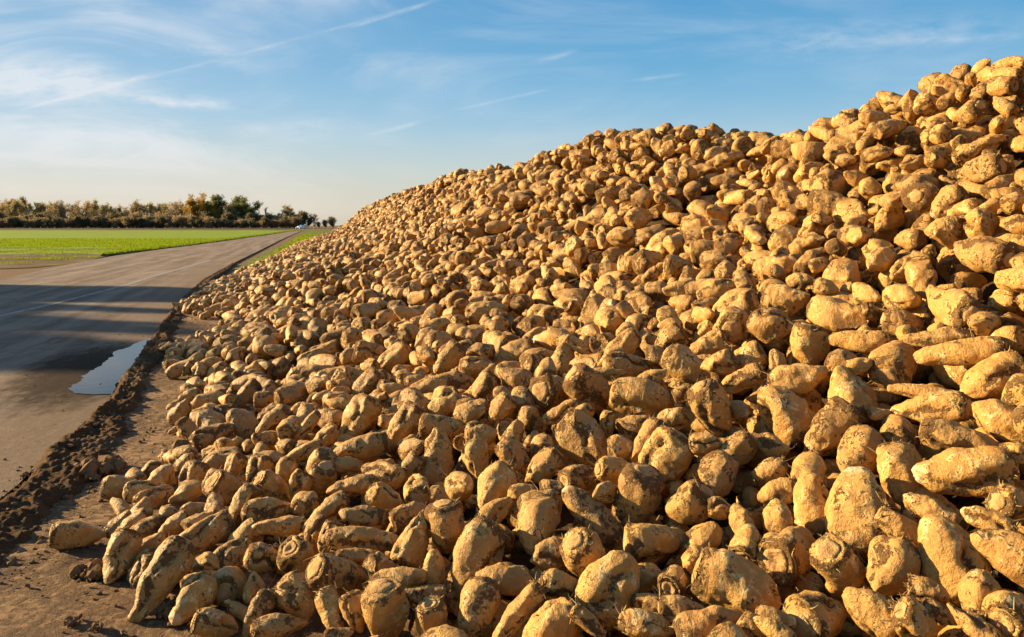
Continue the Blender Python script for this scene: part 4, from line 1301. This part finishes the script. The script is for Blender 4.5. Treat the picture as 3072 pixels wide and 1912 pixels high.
hedge = [tree_meshes(s, 5.0, 4.6, .02, 13000, .19, LEAF['green'], 'oak') for s in (41, 42)]
for k, (p, hgt, s_) in enumerate(((12.1, 6.75, 35.5), (9.7, 6.75, 35.6), (7.6, 7.05, 35.2), (6.1, 7.2, 34.9))):
    x, y = p * ca - s_ * sa, p * sa + s_ * ca
    tree(x, y, hedge[k % 2], 'broad dense bush outside the left edge, %s of its row' % ['farthest', 'second farthest', 'second nearest', 'nearest'][k], 'broad bushes left of the road', .78, k * 2.1, 'bush', 'bush', hgt / 5.0)

# ------------------------------------------------------------------ car coming down the road, road sign
M_WHITE = simple('white_car_paint', (0.85, 0.86, 0.88), 0.3, 0.5, var=.04)
M_GLASS = simple('car_glass', (0.05, 0.09, 0.12), 0.08, 0.8, var=.1)
M_TYRE = simple('tyre_rubber', (0.02, 0.02, 0.02), 0.8)
M_LAMP = simple('headlight_glass', (0.8, 0.8, 0.78), 0.15, 0.6, var=.03)
M_GREY = simple('sign_metal', (0.36, 0.42, 0.44), 0.45, 0.5, var=.08)
M_RIM = simple('wheel_rim', (0.45, 0.45, 0.46), 0.35, 0.5, .6)


def loft(secs):
    """closed body from cross sections [(y, halfwidth, z0, z1, top half width)]"""
    m = MB(); n = 8
    for y, hw, z0, z1, tw in secs:
        zm = z0 + (z1 - z0) * .55
        m.v += [(-hw * .92, y, z0), (hw * .92, y, z0), (hw, y, z0 + .12), (hw, y, zm), (tw, y, z1), (-tw, y, z1), (-hw, y, zm), (-hw, y, z0 + .12)]
    for k in range(len(secs) - 1):
        for j in range(n):
            m.f.append((k * n + j, k * n + (j + 1) % n, (k + 1) * n + (j + 1) % n, (k + 1) * n + j)); m.m.append(0)
    m.f.append(tuple(range(n))); m.f.append(tuple((len(secs) - 1) * n + j for j in range(n))[::-1]); m.m += [0, 0]
    return m


car = bpy.data.objects.new('car', None); COL.objects.link(car)
cy = 285.0
car.location = ((902 - CX) / F_PX * cy, cy, 0.0); car.rotation_euler = (0, 0, R_(-14))
tag(car, 'small white car driving towards the camera far down the road', 'car')
loft([(-2.1, .72, .3, .62, .6), (-2.0, .85, .25, .75, .72), (-1.0, .9, .22, .95, .78), (1.4, .9, .22, 1.0, .78), (2.0, .86, .25, .98, .72), (2.1, .75, .35, .85, .62)]).build('body', M_WHITE, car, True)
loft([(-1.02, .76, .94, .97, .72), (-.35, .74, .94, 1.46, .58), (1.1, .74, .97, 1.48, .58), (1.75, .74, .97, 1.02, .66)]).build('roof', M_WHITE, car, True)
m = MB(); m.add([(-.66, -1.0, 1.0), (.66, -1.0, 1.0), (.55, -.42, 1.43), (-.55, -.42, 1.43)], [(0, 1, 2, 3)])
w_ = m.build('windscreen', M_GLASS, car); w_.location = (0, -.035, .02)
for sx in (-1, 1):
    m = MB(); m.add([(sx * .765, -.75, 1.02), (sx * .765, 1.35, 1.05), (sx * .62, 1.0, 1.42), (sx * .62, -.3, 1.42)], [(0, 1, 2, 3)])
    m.build('side_window', M_GLASS, car)
    m = MB(); m.box((sx * .62, -2.05, .66), (.34, .12, .16)); m.build('headlight', M_LAMP, car)
    for wy in (-1.3, 1.3):
        m = MB(); m.tube([(sx * .74, wy, .31), (sx * .92, wy, .31)], [.31, .31], 16); wl = m.build('wheel', M_TYRE, car, False)
        m = MB(); m.tube([(sx * .80, wy, .31), (sx * .935, wy, .31)], [.19, .19], 12); m.build('rim', M_RIM, wl)
m = MB(); m.box((0, -2.09, .40), (1.0, .06, .16)); m.build('grille', M_TYRE, car)

sg = bpy.data.objects.new('road_sign', None); COL.objects.link(sg)
sy = 262.0
sg.location = ((941 - CX) / F_PX * sy, sy, -0.05)
tag(sg, 'round road sign seen from behind on a grey post by the road', 'sign')
m = MB(); m.tube([(0, 0, 0), (0, 0, 2.75)], [.05, .05], 10); m.build('post', M_GREY, sg)
m = MB(); m.tube([(0, -.06, 2.35), (0, -.085, 2.35)], [.42, .42], 24); m.build('sign_plate', M_GREY, sg)

# ------------------------------------------------------------------ sky, sun, camera
W = bpy.data.worlds.new('World'); S.world = W; W.use_nodes = True
t = NT(tree=W.node_tree); t.t.nodes.clear()
sky = t.n('ShaderNodeTexSky'); sky.sky_type = 'NISHITA'; sky.sun_disc = False
sky.sun_elevation = SUN_EL; sky.sun_rotation = -SUN_AZ
sky.altitude = 0; sky.air_density = 1.0; sky.dust_density = 1.2; sky.ozone_density = 1.0
d = t.n('ShaderNodeTexCoord').outputs['Generated']
s = t.sep(d)
az = t.math('ARCTAN2', s[0], s[1]); el = t.math('ARCSINE', s[2])
U = t.math('DIVIDE', t.math('TANGENT', t.math('MULTIPLY', az, 0.9)), 0.9)     # roughly photo columns over the focal length
V = t.math('DIVIDE', el, t.math('COSINE', t.math('MULTIPLY', az, 0.9)))
uv = t.comb(U, V, 0.0)


def at_uv(px, py): return ((px - CX) / F_PX, (HOR - py) / F_PX)


def streak(x0, y0, x1, y1, wid, amt, fade=0.12, nz=14.0, seed=0.0):
    """thin cloud between two points of the sky"""
    (a, b), (c, e) = at_uv(x0, y0), at_uv(x1, y1)
    L_ = math.hypot(c - a, e - b); ux, uy = (c - a) / L_, (e - b) / L_
    du = t.math('SUBTRACT', U, a); dv = t.math('SUBTRACT', V, b)
    al = t.math('DIVIDE', t.math('ADD', t.math('MULTIPLY', du, ux), t.math('MULTIPLY', dv, uy)), L_)
    pr = t.math('SUBTRACT', t.math('MULTIPLY', dv, ux), t.math('MULTIPLY', du, uy))
    n = t.noise(t.comb(t.math('MULTIPLY', al, L_ * 20), t.math('MULTIPLY', pr, 60.0), seed), 1.0, 4, .6)
    pr = t.math('ADD', pr, t.math('MULTIPLY', t.math('SUBTRACT', n, .5), wid * 1.2))
    g_ = t.math('POWER', 2.718, t.math('MULTIPLY', t.math('POWER', t.math('ABSOLUTE', t.math('DIVIDE', pr, wid)), 2.0), -1.0))
    f_ = t.math('MULTIPLY', t.step(0, fade, al), t.step(1, 1 - fade, al))
    return t.math('MULTIPLY', t.math('MULTIPLY', g_, f_), t.math('MULTIPLY', t.step(.25, .75, n), amt * 1.25))


px1 = 1 / F_PX
cl = streak(60, 352, 1360, 5, 4.5 * px1, .15, .05, seed=1.)
parts_ = [streak(1010, 108, 1330, 14, 5 * px1, .34, .35, seed=2.), streak(1070, 418, 1300, 358, 6 * px1, .36, .4, seed=3.), streak(1300, 348, 1690, 262, 4 * px1, .22, .3, seed=4.),
          streak(1570, 204, 1750, 152, 8 * px1, .3, .45, seed=5.), streak(1850, 252, 2080, 226, 5 * px1, .25, .4, seed=6.), streak(2340, 178, 2600, 78, 7 * px1, .14, .4, seed=7.),
          streak(2520, 148, 3200, 128, 12 * px1, .20, .35, seed=8.), streak(-300, 448, 760, 524, 10 * px1, .4, .3, seed=9.), streak(330, 300, 760, 322, 18 * px1, .55, .35, seed=10.),
          streak(-200, 270, 420, 245, 55 * px1, .42, .35, seed=11.), streak(180, 250, 520, 310, 40 * px1, .35, .4, seed=12.), streak(600, 400, 1100, 370, 22 * px1, .25, .4, seed=13.),
          streak(80, 347, 500, 226, 5 * px1, .40, .2, seed=14.), streak(380, 490, 540, 420, 5 * px1, .25, .3, seed=15.), streak(2050, 140, 3150, 100, 45 * px1, .22, .35, seed=16.)]
for c_ in parts_: cl = t.math('ADD', cl, c_)
q1 = t.noise(t.vmul(uv, (3.0, 11.0, 1)), 1.0, 7, .6, .8); q2 = t.noise(t.vmul(uv, (1.1, 2.6, 1)), 1.6, 4, .6, .4)
left = t.step(0.15, -0.55, U)
veil = t.math('MULTIPLY', t.step(.38, .72, q1), t.math('MULTIPLY', t.step(.34, .62, q2), t.math('ADD', .30, t.math('MULTIPLY', left, .55))))
veil = t.math('ADD', veil, t.math('MULTIPLY', left, .20))
cl = t.math('MINIMUM', t.math('ADD', cl, veil), .85)
up = t.step(0.0, 0.02, V)
hsv = t.n('ShaderNodeHueSaturation'); t.L.new(sky.outputs[0], hsv.inputs['Color'])
hsv.inputs['Saturation'].default_value = 1.25
ramp = t.n('ShaderNodeValToRGB'); t.L.new(t.math('DIVIDE', el, R_(90)), ramp.inputs[0])
ramp.color_ramp.interpolation = 'B_SPLINE'
GRAD = [(0, (4.5, 4.1, 3.3)), (2.0, (4.35, 4.2, 3.6)), (4.5, (3.6, 4.35, 4.35)), (7.5, (1.9, 3.55, 4.9)), (11, (1.0, 2.85, 4.6)), (17, (.46, 2.12, 4.15)), (40, (.38, 1.35, 3.2)), (90, (.28, .9, 2.4))]
while len(ramp.color_ramp.elements) < len(GRAD): ramp.color_ramp.elements.new(0.5)
for e_, (a_, c_) in zip(ramp.color_ramp.elements, GRAD):
    e_.position = a_ / 90; e_.color = (*[x / 5 for x in c_], 1)
grad = t.mix(1.0, ramp.outputs[0], (5.0, 5.0, 5.0), 'MULTIPLY')
skyc = t.mix(0.93, hsv.outputs[0], grad)
col = t.mix(t.math('MULTIPLY', cl, up), skyc, t.mix(t.step(0.0, 0.13, V), (5.2, 4.75, 3.95), (5.2, 5.45, 5.75)))
bg = t.n('ShaderNodeBackground'); t.L.new(col, bg.inputs[0]); bg.inputs[1].default_value = 0.0545
o_ = t.n('ShaderNodeOutputWorld'); t.L.new(bg.outputs[0], o_.inputs[0])

sd = bpy.data.lights.new('sun', 'SUN'); sd.energy = 5.0; sd.angle = R_(0.6); sd.color = (1.0, 0.77, 0.45)
so = bpy.data.objects.new('sun', sd); COL.objects.link(so)
so.rotation_euler = Vector(tuple(-SUN)).to_track_quat('-Z', 'Y').to_euler(); so.location = (-20, 5, 12)

cd = bpy.data.cameras.new('camera'); co = bpy.data.objects.new('camera', cd); COL.objects.link(co)
co.location = (0, 0, CAM_H); co.rotation_euler = (R_(90), 0, 0)
cd.sensor_width = 36.0; cd.lens = F_PX / 3072 * 36.0
cd.shift_y = -(956 - HOR) / 3072
cd.clip_start = 0.05; cd.clip_end = 12000
cd.dof.use_dof = True; cd.dof.focus_distance = 2.7; cd.dof.aperture_fstop = 11.0
S.camera = co
S.view_settings.view_transform = 'Standard'; S.view_settings.look = 'None'; S.view_settings.exposure = 1.5; S.view_settings.gamma = 1.0
S.cycles.max_bounces = 4; S.cycles.diffuse_bounces = 2
